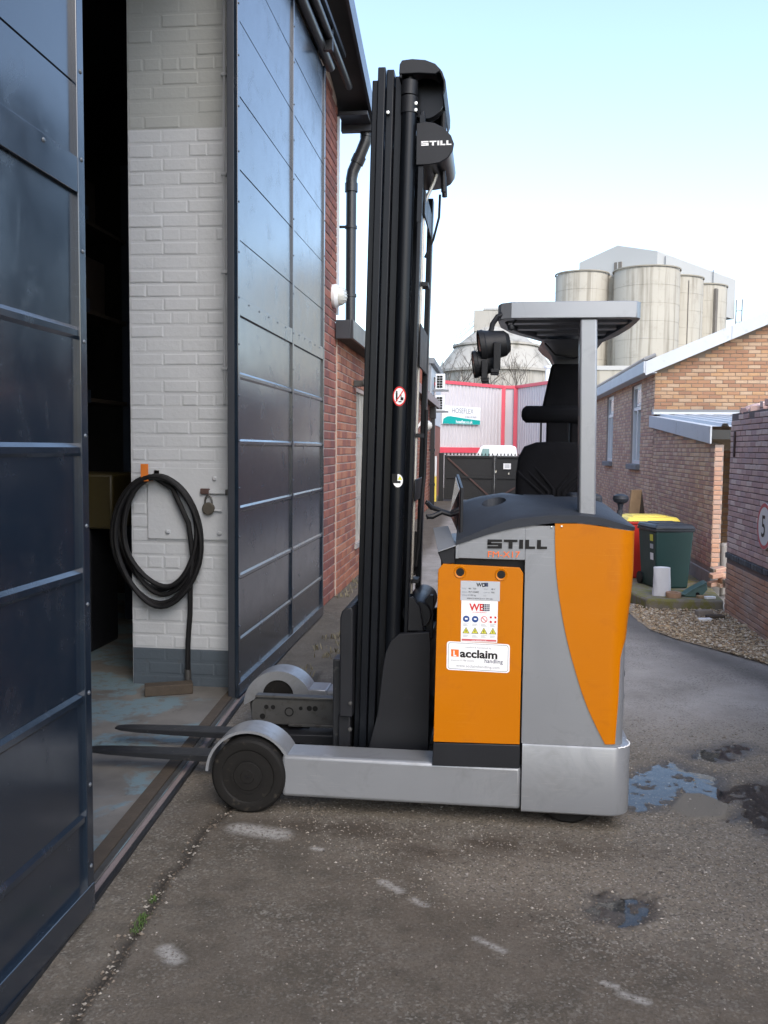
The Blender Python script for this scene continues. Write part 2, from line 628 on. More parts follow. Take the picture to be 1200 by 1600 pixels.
M("grey_board", (0.18, 0.19, 0.20), 0.7, 0, 0.15, 4)
M("cladding", (0.52, 0.49, 0.50), 0.5, 0, 0.06, 1.5)
M("red_trim", (0.62, 0.07, 0.10), 0.45, 0, 0.1, 2)
M_streak("silo_concrete", (0.40, 0.375, 0.315), (0.20, 0.18, 0.14))
M("silo_streak", (0.30, 0.275, 0.22), 0.9, 0, 0.25, 0.6)
M("silo_dark", (0.16, 0.145, 0.125), 0.9, 0, 0.3, 0.4)
M("silo_house", (0.44, 0.44, 0.42), 0.6, 0, 0.04, 0.3)
M_streak("dome_concrete", (0.40, 0.38, 0.335), (0.20, 0.19, 0.16), k=(1.8, 1.8, 0.35))
M("gate_black", (0.008, 0.0085, 0.009), 0.6, 0, 0.25, 3, wear=(0.05, 0.03, 0.025), wear_at=0.66)
M("bin_green", (0.010, 0.040, 0.036), 0.5, 0, 0.15, 4, 0.1, 200)
M("bin_lid", (0.028, 0.032, 0.038), 0.42, 0, 0.15, 5)
M("bin_red", (0.52, 0.03, 0.02), 0.42, 0, 0.1, 4)
M("bin_yellow", (0.78, 0.62, 0.10), 0.45, 0, 0.1, 5)
M("paper", (0.66, 0.66, 0.68), 0.8, 0, 0.10, 9, wear=(0.5, 0.5, 0.52), wear_at=0.62)
M("tan_tape", (0.36, 0.22, 0.14), 0.6)
M("box_green", (0.085, 0.15, 0.135), 0.5, 0, 0.15, 8)
M("moss_concrete", (0.17, 0.15, 0.12), 0.95, 0, 0.3, 5, 0.6, 70, wear=(0.16, 0.15, 0.035), wear_at=0.44)
M("stone", (0.22, 0.19, 0.16), 0.9, 0, 0.3, 30, 0.4, 120)
M("render_grey", (0.30, 0.28, 0.26), 0.9, 0, 0.3, 7, 0.5, 60)
M("rust_iron", (0.07, 0.04, 0.035), 0.8, 0, 0.3, 12)
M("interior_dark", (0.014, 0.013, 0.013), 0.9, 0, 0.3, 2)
M("rack_blue", (0.02, 0.03, 0.05), 0.5)
M("machine_yellow", (0.035, 0.027, 0.007), 0.5, 0, 0.3, 5)
M("cardboard", (0.04, 0.028, 0.02), 0.85, 0, 0.2, 5)
M("roof_felt", (0.05, 0.05, 0.052), 0.9, 0, 0.2, 3)
M("roof_sheet", (0.24, 0.24, 0.24), 0.8, 0, 0.2, 2)
M("bark", (0.10, 0.085, 0.07), 0.95, 0, 0.3, 6)
M("van_white", (0.76, 0.78, 0.78), 0.3, 0, 0.03, 2, coat=0.4)
M("moss", (0.055, 0.10, 0.022), 0.95, 0, 0.4, 30)
M("dry_grass", (0.16, 0.14, 0.085), 0.9, 0, 0.3, 20)
M("gravel_tan", (0.34, 0.265, 0.18), 0.9, 0, 0.3, 40)
M("work_lamp", (0.009, 0.0095, 0.011), 0.5, 0, 0.2, 12, 0.15, 200, spec=0.25)
M_glass("glass_dark", (0.03, 0.035, 0.04))
M_glass("glass_sky", (0.08, 0.12, 0.13))
M_glass("glass_van", (0.20, 0.34, 0.34), 0.08)
M_glass("screen_reflection", (0.05, 0.018, 0.018), 0.06)  # reddish tint stands in for the brick wall reflected in the screen
M("lamp_lens", (0.55, 0.56, 0.52), 0.25, 0, 0.05, 8)
for _n, _c in dict(ink_black=(0.012, 0.012, 0.012), ink_red=(0.55, 0.03, 0.03), ink_orange=(0.80, 0.16, 0.03), ink_blue=(0.02, 0.06, 0.22),
                   ink_grey=(0.22, 0.24, 0.27), ink_white=(0.78, 0.78, 0.78), ink_teal=(0.01, 0.33, 0.30), ink_yellow=(0.62, 0.60, 0.08),
                   ink_silver=(0.42, 0.44, 0.46), ink_pink=(0.55, 0.12, 0.13), ink_navy=(0.05, 0.06, 0.10)).items():
    flat(_n, _c)

# ------------------------------------------------------------------ ground
PUD1 = [(0.60, 4.40), (0.71, 4.37), (0.82, 4.47), (0.94, 4.58), (1.02, 4.50), (1.13, 4.43), (1.16, 4.25), (1.13, 4.09), (1.08, 4.04), (1.00, 4.13), (0.95, 4.17), (0.88, 4.13), (0.79, 4.01), (0.71, 3.96), (0.58, 3.96)]
PUD2 = [(1.05, 4.77), (1.16, 4.83), (1.30, 4.93), (1.38, 4.92), (1.40, 4.80), (1.28, 4.69), (1.15, 4.63), (1.08, 4.68)]
PUD3 = [(1.18, 4.28), (1.36, 4.37), (1.62, 4.30), (1.55, 3.80), (1.30, 3.62), (1.17, 3.76), (1.13, 3.84), (1.08, 3.89), (1.04, 3.89), (1.10, 4.03)]
PATCH = [(0.90, 4.16), (1.00, 4.17), (1.10, 4.04), (1.03, 3.89), (0.87, 3.86), (0.82, 3.97)]
HOLE = [(0.34, 3.05), (0.40, 3.16), (0.52, 3.17), (0.59, 3.14), (0.56, 3.00), (0.48, 2.96), (0.38, 2.98)]
CRACK = [(-1.09, 1.70), (-1.10, 2.22), (-1.12, 2.34), (-1.10, 2.51), (-1.12, 2.76), (-1.15, 3.05), (-1.12, 3.16), (-1.14, 3.47), (-1.10, 3.62), (-1.12, 4.2), (-1.10, 5.0), (-1.16, 6.0)]
WATER_Z = -0.0100

def crack_wob(y):
    return 0.02 * (fbm(y * 0 + 3.1, y, 6.0, 91, 3) - 0.5)

def ground_fields(x, y):
    f = {}
    near = 1.0 / (1.0 + np.maximum(0, np.hypot(x, y - 4) - 6.0))
    h = 0.010 * (fbm(x, y, 1.6, 3, 3) - 0.5) + 0.007 * (fbm(x, y, 22, 9, 3) - 0.5)
    h = h * near
    jd = 0.10 * (fbm(x, y, 7, 40, 4) - 0.5)
    wet = np.zeros_like(x)
    for P, dep in ((PUD1, 0.0145), (PUD2, 0.0135), (PUD3, 0.014)):
        d = polydist(x, y, P) + jd * 1.25
        m = np.clip(0.5 - d / 0.10, 0, 1)
        h = h - m * dep + m * 0.040 * (fbm(x, y, 24, 12, 4) - 0.5)
        wet = np.maximum(wet, np.clip(0.75 - d / 0.12, 0, 1))
    d = polydist(x, y, HOLE) + jd * 1.1
    m = np.clip(0.5 - d / 0.04, 0, 1)
    h = h - m * 0.020 + m * 0.040 * (fbm(x, y, 30, 13, 3) - 0.5)
    wet = np.maximum(wet, np.clip(0.7 - d / 0.06, 0, 1))
    d = polydist(x, y, PATCH) + jd * 0.15
    pm = np.clip(0.5 - d / 0.015, 0, 1)
    h = h * (1 - pm) + pm * (0.004 + 0.0012 * (fbm(x, y, 20, 17, 2) - 0.5))
    wet = wet * (1 - pm)
    dc = segdist(x + crack_wob(y), y, CRACK) - 0.009 - 0.012 * fbm(x, y, 5, 31, 2)
    cm = np.clip(0.5 - dc / 0.012, 0, 1)
    h = h - cm * 0.014 + cm * 0.010 * (fbm(x, y, 60, 14, 2) - 0.5)
    # side strip of the apron is a touch lower
    f['z'] = h
    f['wet'] = wet
    f['patch'] = pm
    f['crack'] = np.clip(0.5 - (dc - 0.006) / 0.03, 0, 1)
    # darker tarmac band by the gravel, lighter road beyond the truck
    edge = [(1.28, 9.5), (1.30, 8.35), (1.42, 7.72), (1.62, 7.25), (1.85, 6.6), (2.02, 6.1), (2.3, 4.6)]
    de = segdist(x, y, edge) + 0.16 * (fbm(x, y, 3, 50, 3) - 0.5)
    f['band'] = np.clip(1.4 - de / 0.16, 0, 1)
    st = np.zeros_like(x)
    for cx, cy, sx, sy in ((-0.2, 3.40, 0.26, 0.09), (-0.6, 3.55, 0.5, 0.12), (0.1, 3.5, 0.5, 0.10)):
        st = np.maximum(st, np.exp(-((x - cx) / sx) ** 2 - ((y - cy) / sy) ** 2))
    f['brown'] = st
    mk = np.zeros_like(x)
    for a, b, w in (((-0.36, 3.13), (-0.29, 3.07), .012), ((-0.24, 3.02), (-0.19, 2.98), .009), ((-0.02, 2.80), (0.07, 2.73), .008), ((0.41, 2.55), (0.47, 2.52), .010), ((0.36, 2.60), (0.40, 2.58), .007),
                    ((-1.0, 3.50), (-0.82, 3.46), .035), ((-0.98, 2.60), (-0.93, 2.55), .02), ((-0.66, 3.36), (-0.63, 3.35), .01)):
        d = segdist(x, y, [a, b])
        mk = np.maximum(mk, np.clip(1.5 - d / (w * 1.3), 0, 1))
    f['chalk'] = mk
    f['rough'] = np.clip((y - np.interp(x, [-1.2, -.5, .0, .5, 1.0, 1.7], [3.75, 3.22, 3.0, 2.78, 2.62, 2.5]) + 0.35 * (fbm(x, y, 4, 71, 4) - 0.5)) / 0.22, 0, 1) * np.clip((5.6 - y) / .5, 0, 1)
    f['z'] = f['z'] + f['rough'] * (1 - pm) * (1 - np.clip(wet * 2, 0, 1)) * 0.006 * (fbm(x, y, 38, 73, 3) - 0.42)
    # paler tone of the lane beyond the truck
    f['road'] = np.clip((y + 0.5 * (fbm(x, y, 1.5, 61, 3) - 0.5) - 4.75) / 0.5, 0, 1) * np.clip((x + 1.0 + 0.3 * (fbm(x, y, 2, 62, 3) - .5)) / 0.2, 0, 1)
    return f

def build_ground():
    def axis(lo, hi, step, far):
        a = list(np.arange(lo, hi + step / 2, step))
        for sgn, st in ((1, hi), (-1, lo)):
            d, s = st, step
            while abs(d) < far:
                s *= 1.16
                d += sgn * s
                a.append(d)
        return np.array(sorted(a))
    xs, ys = axis(-1.6, 1.65, 0.0135, 1200), axis(1.75, 5.05, 0.0135, 1200)
    X, Y = np.meshgrid(xs, ys)
    f = ground_fields(X, Y)
    inside = (X < -1.62) & (X > -9.5) & (Y > -4.5) & (Y < 9.3)
    Z = np.where(inside, -0.03, f['z'])
    nx, ny = len(xs), len(ys)
    co = np.stack([X, Y, Z], -1).reshape(-1, 3)
    idx = np.arange(nx * ny).reshape(ny, nx)
    fa = np.stack([idx[:-1, :-1], idx[:-1, 1:], idx[1:, 1:], idx[1:, :-1]], -1).reshape(-1, 4)
    me = bpy.data.meshes.new("ground")
    me.vertices.add(len(co))
    me.vertices.foreach_set("co", co.ravel())
    me.loops.add(fa.size)
    me.loops.foreach_set("vertex_index", fa.ravel())
    me.polygons.add(len(fa))
    me.polygons.foreach_set("loop_start", np.arange(0, fa.size, 4))
    me.polygons.foreach_set("use_smooth", np.ones(len(fa), bool))
    me.update(calc_edges=True)
    me.validate()
    for k in ('wet', 'patch', 'crack', 'band', 'brown', 'chalk', 'road', 'rough'):
        at = me.attributes.new(k, 'FLOAT', 'POINT')
        at.data.foreach_set("value", f[k].ravel().astype(np.float32))
    m, nt, p = _nt("yard_concrete")
    P = pos(nt)
    def A(k):
        n = node(nt, "ShaderNodeAttribute", attribute_name=k)
        return n.outputs["Fac"]
    n1 = noise(nt, P, 0.9, 6, 0.6)
    n2 = noise(nt, P, 5.0, 8, 0.65)
    n3 = noise(nt, P, 95, 5, 0.78)
    n4 = noise(nt, P, 240, 3, 0.7)
    c = ramp(nt, n1, [(0.30, (0.072, 0.059, 0.043)), (0.50, (0.090, 0.074, 0.056)), (0.70, (0.110, 0.094, 0.072))])
    c = mix(nt, ramp(nt, n2, [(0.36, 0.75), (0.52, 0.0)]), c, (0.050, 0.042, 0.030))
    c = mix(nt, ramp(nt, n2, [(0.56, 0.0), (0.74, 0.45)]), c, (0.124, 0.114, 0.096))
    # aggregate: dark and pale grains
    c = mix(nt, ramp(nt, n3, [(0.30, 0.85), (0.48, 0.0)]), c, (0.031, 0.026, 0.020))
    c = mix(nt, ramp(nt, n3, [(0.54, 0.0), (0.70, 0.75)]), c, (0.150, 0.137, 0.116))
    rd = ramp(nt, noise(nt, P, 2.2, 8, 0.62), [(0.30, (0.225, 0.210, 0.196)), (0.50, (0.305, 0.288, 0.270)), (0.70, (0.385, 0.365, 0.345))])
    rd = mix(nt, ramp(nt, n3, [(0.30, 0.6), (0.46, 0.0)]), rd, (0.09, 0.082, 0.075))
    rd = mix(nt, ramp(nt, noise(nt, P, 9, 8, 0.7, 1.5), [(0.30, 0.7), (0.36, 0.0)]), rd, (0.07, 0.064, 0.058))
    c = mix(nt, math_n(nt, 'MULTIPLY', A('road'), 0.8), c, rd)
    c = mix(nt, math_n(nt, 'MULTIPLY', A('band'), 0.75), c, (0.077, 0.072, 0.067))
    ag = node(nt, "ShaderNodeTexVoronoi")
    ag.inputs["Scale"].default_value = 120
    nt.links.new(P, ag.inputs["Vector"])
    agl = node(nt, "ShaderNodeSeparateColor")
    nt.links.new(ag.outputs["Color"], agl.inputs[0])
    worn = ramp(nt, noise(nt, P, 2.0, 6, 0.65), [(0.42, 0.10), (0.60, 0.9)])
    worn = math_n(nt, 'MAXIMUM', worn, A('rough'))
    c = mix(nt, math_n(nt, 'MULTIPLY', A('rough'), 0.45), c, (0.185, 0.160, 0.128))
    c = mix(nt, math_n(nt, 'MULTIPLY', worn, ramp(nt, agl.outputs[0], [(0.0, 0.75), (0.30, 0.0)])), c, (0.038, 0.035, 0.028))
    c = mix(nt, math_n(nt, 'MULTIPLY', worn, ramp(nt, agl.outputs[1], [(0.72, 0.0), (1.0, 0.70)])), c, (0.223, 0.210, 0.183))
    vo = node(nt, "ShaderNodeTexVoronoi")
    vo.inputs["Scale"].default_value = 26
    nt.links.new(P, vo.inputs["Vector"])
    sel = math_n(nt, 'GREATER_THAN', node(nt, "ShaderNodeSeparateColor").outputs[0], 0.86)
    nt.links.new(vo.outputs["Color"], sel.node.inputs[0].links[0].from_node.inputs[0])
    fleck = math_n(nt, 'MULTIPLY', ramp(nt, vo.outputs["Distance"], [(0.06, 0.55), (0.15, 0.0)]), sel)
    c = mix(nt, fleck, c, (0.200, 0.187, 0.165))
    c = mix(nt, math_n(nt, 'MULTIPLY', A('brown'), ramp(nt, n2, [(0.32, 0.0), (0.52, 0.85)])), c, (0.031, 0.021, 0.012))
    c = mix(nt, A('patch'), c, (0.121, 0.110, 0.092))
    c = mix(nt, math_n(nt, 'MULTIPLY', A('crack'), 0.85), c, (0.020, 0.016, 0.011))
    c = mix(nt, math_n(nt, 'MULTIPLY', A('chalk'), ramp(nt, noise(nt, P, 55, 6, 0.75), [(0.36, 0.0), (0.52, 0.95)])), c, (0.281, 0.271, 0.251))
    c = mix(nt, math_n(nt, 'MULTIPLY', A('wet'), 0.72), c, (0.015, 0.013, 0.012))
    nt.links.new(c, p.inputs["Base Color"])
    ro = math_n(nt, 'SUBTRACT', 0.9, math_n(nt, 'MULTIPLY', A('wet'), 0.45))
    nt.links.new(ro, p.inputs["Roughness"])
    hh = math_n(nt, 'ADD', math_n(nt, 'MULTIPLY', n3, 0.8), math_n(nt, 'ADD', math_n(nt, 'MULTIPLY', n4, 0.5), n2))
    bump(nt, p, hh, 0.55, 0.006)
    MATS["yard_concrete"] = m
    me.materials.append(m)
    o = bpy.data.objects.new("ground", me)
    COL.objects.link(o)
    struct(o)
build_ground()

m_, nt_, p_ = _nt("water")
p_.inputs["Base Color"].default_value = (0.75, 0.8, 0.8, 1)
p_.inputs["Roughness"].default_value = 0.02
p_.inputs["Transmission Weight"].default_value = 1.0
p_.inputs["IOR"].default_value = 1.33
bump(nt_, p_, noise(nt_, pos(nt_), 14, 2), 0.03, 0.01)
MATS["water"] = m_
for _x0, _x1, _y0, _y1, _z, _lab in ((.50, 1.655, 3.50, 4.612, WATER_Z, "wide blue puddle behind the orange truck, around the smooth cement patch"),
                                     (.95, 1.60, 4.615, 5.04, WATER_Z, "small far puddle of broken blue water in rough concrete"),
                                     (.27, .67, 2.88, 3.26, -0.0175, "dark wet pothole in the foreground concrete")):
    mb = MB()
    mb.add([(_x0, _y0, _z), (_x1, _y0, _z), (_x1, _y1, _z), (_x0, _y1, _z)], [(0, 1, 2, 3)])
    o_ = mb.build("puddle", "water", smooth=False)
    struct(o_)
    o_["label"] = _lab

# grit and loose chippings lying on the yard
def scatter(name, mat, n, fn, smin, smax, seed, sink=0.3):
    rnd = random.Random(seed)
    pts = []
    while len(pts) < n:
        q = fn(rnd)
        if q:
            pts.append(q)
    ax = np.array([q[0] for q in pts]); ay = np.array([q[1] for q in pts])
    az = ground_fields(ax, ay)['z']
    mb = MB()
    oc = [(1, 0, 0), (0, 1, 0), (-1, 0, 0), (0, -1, 0), (0.2, 0.1, 1), (-.1, 0, -1)]
    of = [(0, 1, 4), (1, 2, 4), (2, 3, 4), (3, 0, 4), (1, 0, 5), (2, 1, 5), (3, 2, 5), (0, 3, 5)]
    for i, q in enumerate(pts):
        s = rnd.uniform(smin, smax) * (0.6 + 0.8 * rnd.random() ** 3)
        a = rnd.uniform(0, 6.28)
        ca, sa = math.cos(a), math.sin(a)
        sx, sy, sz = s * rnd.uniform(.7, 1.3), s * rnd.uniform(.5, 1), s * rnd.uniform(.35, .7)
        zb = (q[2] if len(q) > 2 else az[i]) + sz * (1 - sink) * .5
        vs = []
        for x, y, z in oc:
            x, y, z = x * sx * rnd.uniform(.7, 1.2), y * sy * rnd.uniform(.7, 1.2), z * sz
            vs.append((q[0] + x * ca - y * sa, q[1] + x * sa + y * ca, zb + z))
        mb.add(vs, of)
    o = mb.build(name, mat, smooth=False)
    return struct(o, "stuff")

def M_grit(name, cols):
    m, nt, p = _nt(name)
    g = node(nt, "ShaderNodeNewGeometry")
    n = node(nt, "ShaderNodeValToRGB")
    n.color_ramp.interpolation = 'CONSTANT'
    while len(n.color_ramp.elements) < len(cols):
        n.color_ramp.elements.new(.5)
    for i, e in enumerate(n.color_ramp.elements):
        e.position = i / len(cols)
        e.color = (*cols[i], 1)
    nt.links.new(g.outputs["Random Per Island"], n.inputs[0])
    nt.links.new(n.outputs[0], p.inputs["Base Color"])
    p.inputs["Roughness"].default_value = 0.9
    MATS[name] = m
M_grit("grit_mix", [(0.08, 0.068, 0.055), (0.12, 0.10, 0.085), (0.05, 0.042, 0.036), (0.17, 0.15, 0.13), (0.10, 0.08, 0.062), (0.06, 0.05, 0.042), (0.24, 0.22, 0.20)])
M_grit("crack_mix", [(0.07, 0.055, 0.04), (0.10, 0.08, 0.06), (0.045, 0.037, 0.03), (0.14, 0.115, 0.09), (0.08, 0.062, 0.045), (0.05, 0.04, 0.03), (0.22, 0.2, 0.17)])
M_grit("rub_mix", [(0.15, 0.128, 0.10), (0.19, 0.165, 0.135), (0.10, 0.083, 0.065), (0.23, 0.205, 0.17), (0.165, 0.135, 0.10), (0.12, 0.10, 0.08), (0.30, 0.275, 0.24), (0.14, 0.125, 0.11)])
M_grit("gravel_mix", [(0.40, 0.31, 0.20), (0.30, 0.22, 0.14), (0.48, 0.40, 0.29), (0.22, 0.17, 0.12), (0.36, 0.26, 0.16), (0.52, 0.46, 0.38)])

def _yard(r):
    y = 1.9 + 3.4 * r.random() ** 1.1
    x = r.uniform(-1.25, 1.75)
    dens = 0.25 + 0.75 * math.exp(-((x - 0.25) / 0.9) ** 2 - ((y - 3.35) / 0.45) ** 2)
    return (x, y) if r.random() < dens else None
o_ = scatter("grit", "grit_mix", 6500, _yard, 0.0022, 0.0058, 5)
o_["label"] = "loose grit and small chippings strewn over the concrete yard"
def _rub(r):
    x, y = r.uniform(-.9, 1.7), 2.45 + 2.9 * r.random() ** 1.2
    e = float(np.interp(x, [-1.2, -.5, .0, .5, 1.0, 1.7], [3.75, 3.22, 3.0, 2.78, 2.62, 2.5]))
    if y < e + r.gauss(0, .12) or inpoly(np.array([x]), np.array([y]), PATCH)[0]:
        return None
    return (x, y)
o_ = scatter("loose_aggregate", "rub_mix", 15000, _rub, 0.0025, 0.0065, 15, 0.9)
o_["label"] = "eroded aggregate stones of the worn concrete around the truck"
def _crk(r):
    y = r.uniform(2.1, 4.4)
    xs = np.interp(y, [b for a, b in CRACK], [a for a, b in CRACK])
    return (float(xs - crack_wob(np.array([y]))[0]) + r.gauss(0, 0.020), y)
o_ = scatter("crack_debris", "crack_mix", 900, _crk, 0.003, 0.010, 6)
o_["label"] = "stones and dirt filling the long crack in the yard"
def _grv(r):
    y = r.uniform(5.6, 9.15)
    lo = np.interp(y, [5.6, 6.3, 6.8, 7.17, 7.6, 8.0, 8.57, 9.2], [2.29, 2.22, 2.06, 1.84, 1.56, 1.42, 1.37, 1.36])
    hi = 2.285
    x = lo + (hi - lo) * r.random() ** 0.8 + r.gauss(0, .02)
    return (x, y, 0.012 + 0.02 * r.random()) if x < hi else None
o_ = scatter("gravel", "gravel_mix", 9000, _grv, 0.010, 0.020, 8)
o_["label"] = "tan pea gravel along the foot of the brick yard wall"
# dark soil bed under the gravel
mb = MB()
mb.add([(2.30, 5.6, .006), (2.30, 9.3, .006), (1.36, 9.3, .006), (1.37, 8.57, .006), (1.42, 8.0, .006), (1.58, 7.6, .006), (1.86, 7.17, .006), (2.08, 6.79, .006), (2.24, 6.3, .006)], [tuple(range(9))])
o_ = mb.build("gravel_bed", "gravel_tan", smooth=False)
struct(o_)

# moss and weeds in the crack, dry grass by the door track
def tufts(name, mat, spots, hmin, hmax, label, n=26, spread=0.03):
    rnd = random.Random(len(spots))
    mb = MB()
    for x, y, z in spots:
        for _ in range(n):
            a, l = rnd.uniform(0, 6.28), rnd.uniform(hmin, hmax)
            bx, by = x + rnd.gauss(0, spread), y + rnd.gauss(0, spread)
            lx, ly = math.cos(a) * l * rnd.uniform(.2, .9), math.sin(a) * l * rnd.uniform(.2, .9)
            w = l * 0.09
            px_, py_ = -math.sin(a) * w, math.cos(a) * w
            mb.add([(bx - px_, by - py_, z), (bx + px_, by + py_, z), (bx + lx * .5 + px_ * .7, by + ly * .5 + py_ * .7, z + l * .6), (bx + lx * .5 - px_ * .7, by + ly * .5 - py_ * .7, z + l * .6), (bx + lx, by + ly, z + l * .85)],
                   [(0, 1, 2, 3), (3, 2, 4)])
    o = mb.build(name, mat, smooth=False)
    struct(o, "stuff")
    o["label"] = label
    return o
tufts("weeds", "moss", [(-1.118, 2.74, -.006), (-1.126, 2.78, -.006), (-1.112, 2.70, -.006), (-1.14, 2.90, -.010)], 0.008, 0.018, "small green moss patch growing in the yard crack", 60, 0.010)
_r = random.Random(3)
tufts("dry_grass", "dry_grass", [(-1.20 + _r.gauss(0, .07), _r.uniform(5.9, 7.6), 0.0) for _ in range(11)] + [(-1.50 + _r.gauss(0, .03), _r.uniform(8.2, 10.5), 0.0) for _ in range(7)], 0.02, 0.06, "dry grass tufts on the dirt strip beside the far door leaf", 16, 0.03)

# worn painted floor inside the workshop
mb = MB()
mb.add([(-9.5, -4.5, .012), (-1.28, -4.5, .012), (-1.28, 2.2, .012), (-1.36, 2.82, .012), (-1.53, 5.31, .012), (-1.60, 5.56, .012), (-1.75, 9.2, .012), (-9.5, 9.2, .012)], [tuple(range(8))])
o_ = mb.build("floor", "interior_dark", base=(0, 0, 0), smooth=False)
m_, nt_, p_ = _nt("worn_floor_paint")
P_ = pos(nt_)
a_ = noise(nt_, P_, 2.6, 9, 0.62, 0.6)
b_ = noise(nt_, P_, 16, 8, 0.65)
c_ = ramp(nt_, noise(nt_, P_, 4, 6), [(0.3, (0.10, 0.095, 0.088)), (0.7, (0.185, 0.175, 0.16))])
pt_ = ramp(nt_, a_, [(0.47, 0.0), (0.53, 1.0)])
pt_ = math_n(nt_, 'MULTIPLY', pt_, ramp(nt_, b_, [(0.38, 0.15), (0.50, 0.9)]))
c_ = mix(nt_, pt_, c_, (0.135, 0.205, 0.235))
c_ = mix(nt_, ramp(nt_, noise(nt_, P_, 7, 8, .7, 1.0), [(0.30, 0.85), (0.40, 0.0)]), c_, (0.05, 0.045, 0.04))
nt_.links.new(c_, p_.inputs["Base Color"])
p_.inputs["Roughness"].default_value = 0.55
bump(nt_, p_, math_n(nt_, 'ADD', b_, pt_), 0.25, 0.004)
MATS["worn_floor_paint"] = m_
o_.data.materials[0] = m_
struct(o_)

# ------------------------------------------------------------------ left workshop building
WX = -1.62
ws = thing("workshop", (-5.5, 2.5, 0), "tall brick workshop on the left with dark eave and open doorway", "building")
# roof line over the street side falls away from the camera
def roof_z(y):
    return 5.12 + (9.55 - y) * 0.25 if y > 2.5 else 5.12 + 7.05 * 0.25 - (2.5 - y) * 0.25
mb = MB()   # street wall beside the opening, under the sloping verge
mb.prism([(8.0, 0), (9.3, 0), (9.3, roof_z(9.3) - .06), (5.6, roof_z(5.6) - .06), (5.6, 4.9), (8.0, 4.9)], 'x', WX - 0.33, WX)
mb.box(WX - 0.33, WX, 5.62, 8.0, 0, 4.9)
w_street = mb.build("street_wall", "mortar_pale", ws, smooth=False)
br = lay(1.28, 5.1, 0.215, 0.075, 0.012, True, 11, keep=lambda a, b, v, v1: (a, b, v, v1) if v1 < roof_z(8.02 + b) - .10 else None)
brickwork(w_street, (WX, 8.02, 0), (0, 1, 0), (1, 0, 0), br, "brick_red", 0.009, lambda c, b: c.z, 300)
mb = MB()
mb.prism([(-4.5, 4.7), (5.58, 4.7), (5.58, roof_z(5.58) - .06), (2.5, roof_z(2.5) - .06), (-4.5, roof_z(-4.5) - .06)], 'x', WX - 0.33, WX)
mb.build("lintel_wall", "brick_red", ws, smooth=False)
mb = MB()
mb.box(WX - .33, WX, -4.5, -0.2, 0, 4.7)
mb.build("near_wall", "brick_red", ws, smooth=False)
mb = MB()
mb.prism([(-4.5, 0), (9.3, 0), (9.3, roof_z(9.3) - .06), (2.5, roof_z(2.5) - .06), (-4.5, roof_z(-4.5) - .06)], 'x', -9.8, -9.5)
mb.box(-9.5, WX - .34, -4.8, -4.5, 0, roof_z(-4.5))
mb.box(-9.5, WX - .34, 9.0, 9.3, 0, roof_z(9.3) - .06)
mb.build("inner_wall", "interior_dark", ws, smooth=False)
mb = MB()
for x0, x1 in ((-9.8, -1.30),):
    for ya, yb in ((9.6, 2.5), (2.5, -4.6)):
        za, zb = roof_z(ya) + .02, roof_z(yb) + .02
        mb.add([(x0, ya, za), (x1, ya, za), (x1, yb, zb), (x0, yb, zb), (x0, ya, za - .09), (x1, ya, za - .09), (x1, yb, zb - .09), (x0, yb, zb - .09)],
               [(0, 1, 2, 3), (7, 6, 5, 4), (0, 4, 5, 1), (2, 6, 7, 3), (1, 5, 6, 2), (0, 3, 7, 4)])
roof = mb.build("roof", "roof_felt", ws, smooth=False)
mb = MB()
for ya, yb in ((9.62, 2.5), (2.5, -4.6)):
    za, zb = roof_z(ya), roof_z(yb)
    mb.add([(-1.27, ya, za + .06), (-1.27, yb, zb + .06), (-1.27, yb, zb - .15), (-1.27, ya, za - .15), (-1.298, ya, za + .06), (-1.298, yb, zb + .06), (-1.298, yb, zb - .15), (-1.298, ya, za - .15)],
           [(0, 1, 2, 3), (7, 6, 5, 4), (0, 4, 5, 1), (3, 2, 6, 7), (0, 3, 7, 4), (1, 5, 6, 2)])
mb.build("verge_board", "dark_fascia", roof)
mb = MB()
mb.box(-1.62, -1.29, 9.56, 9.64, roof_z(9.6) - .22, roof_z(9.6) + .04)
mb.box(-1.60, -1.30, 9.30, 9.56, roof_z(9.4) - .20, roof_z(9.4) - .16)
mb.build("eave_box", "dark_fascia", roof, 0.004)
# overhead door track: hood and two pipes under the eave
mb = MB()
mb.cyl((-1.50, -1, 5.00), (-1.50, 8.25, 5.00), .045, n=12)
mb.cyl((-1.43, -1, 5.08), (-1.43, 8.9, 5.08), .035, n=12)
mb.box(-1.62, -1.38, -1, 8.4, 5.14, 5.18)
for y in (3, 4.2, 5.4, 6.6, 7.8):
    mb.box(-1.60, -1.40, y, y + .05, 4.96, 5.16)
mb.build("door_track", "pvc_black", ws)

# white painted brick pillar (the jamb of the opening), bricks one by one
PY, PX0, PX1 = 5.56, -2.30, -1.60
mb = MB()
mb.box(PX0, PX1, PY, PY + .05, 0, 4.95)
mb.box(PX0 + .01, PX1 - .01, PY + .05, 5.62, 0, 4.95)
mb.box(PX0, WX - .34, 5.62, 6.2, 0, 4.95)
pil = mb.build("pillar", "white_paint", ws, smooth=False)
rnd = random.Random(21)
bp = []
v, row = 0.0, 0
while v < 4.7:
    h = 0.076 + rnd.uniform(-.003, .003)
    first = (.228, .114, .228, .170)[row % 4]
    us = [0.0]
    while us[-1] < PX1 - PX0 - .10:
        w = first if len(us) == 1 else (.114 if (row % 6 == 3) else .228)
        us.append(us[-1] + w + rnd.uniform(-.006, .006))
    us[-1] = PX1 - PX0
    for a, b in zip(us[:-1], us[1:]):
        e = rnd.uniform(0, .014) if a == 0 else 0
        bp.append((a + e, b - .009 - rnd.uniform(0, .003), v + .003 + rnd.uniform(-.001, .002), v + h + rnd.uniform(-.002, .001)))
    v += h + .0105
    row += 1
V_OLD = min(b[2] for b in bp if b[2] > 3.54)
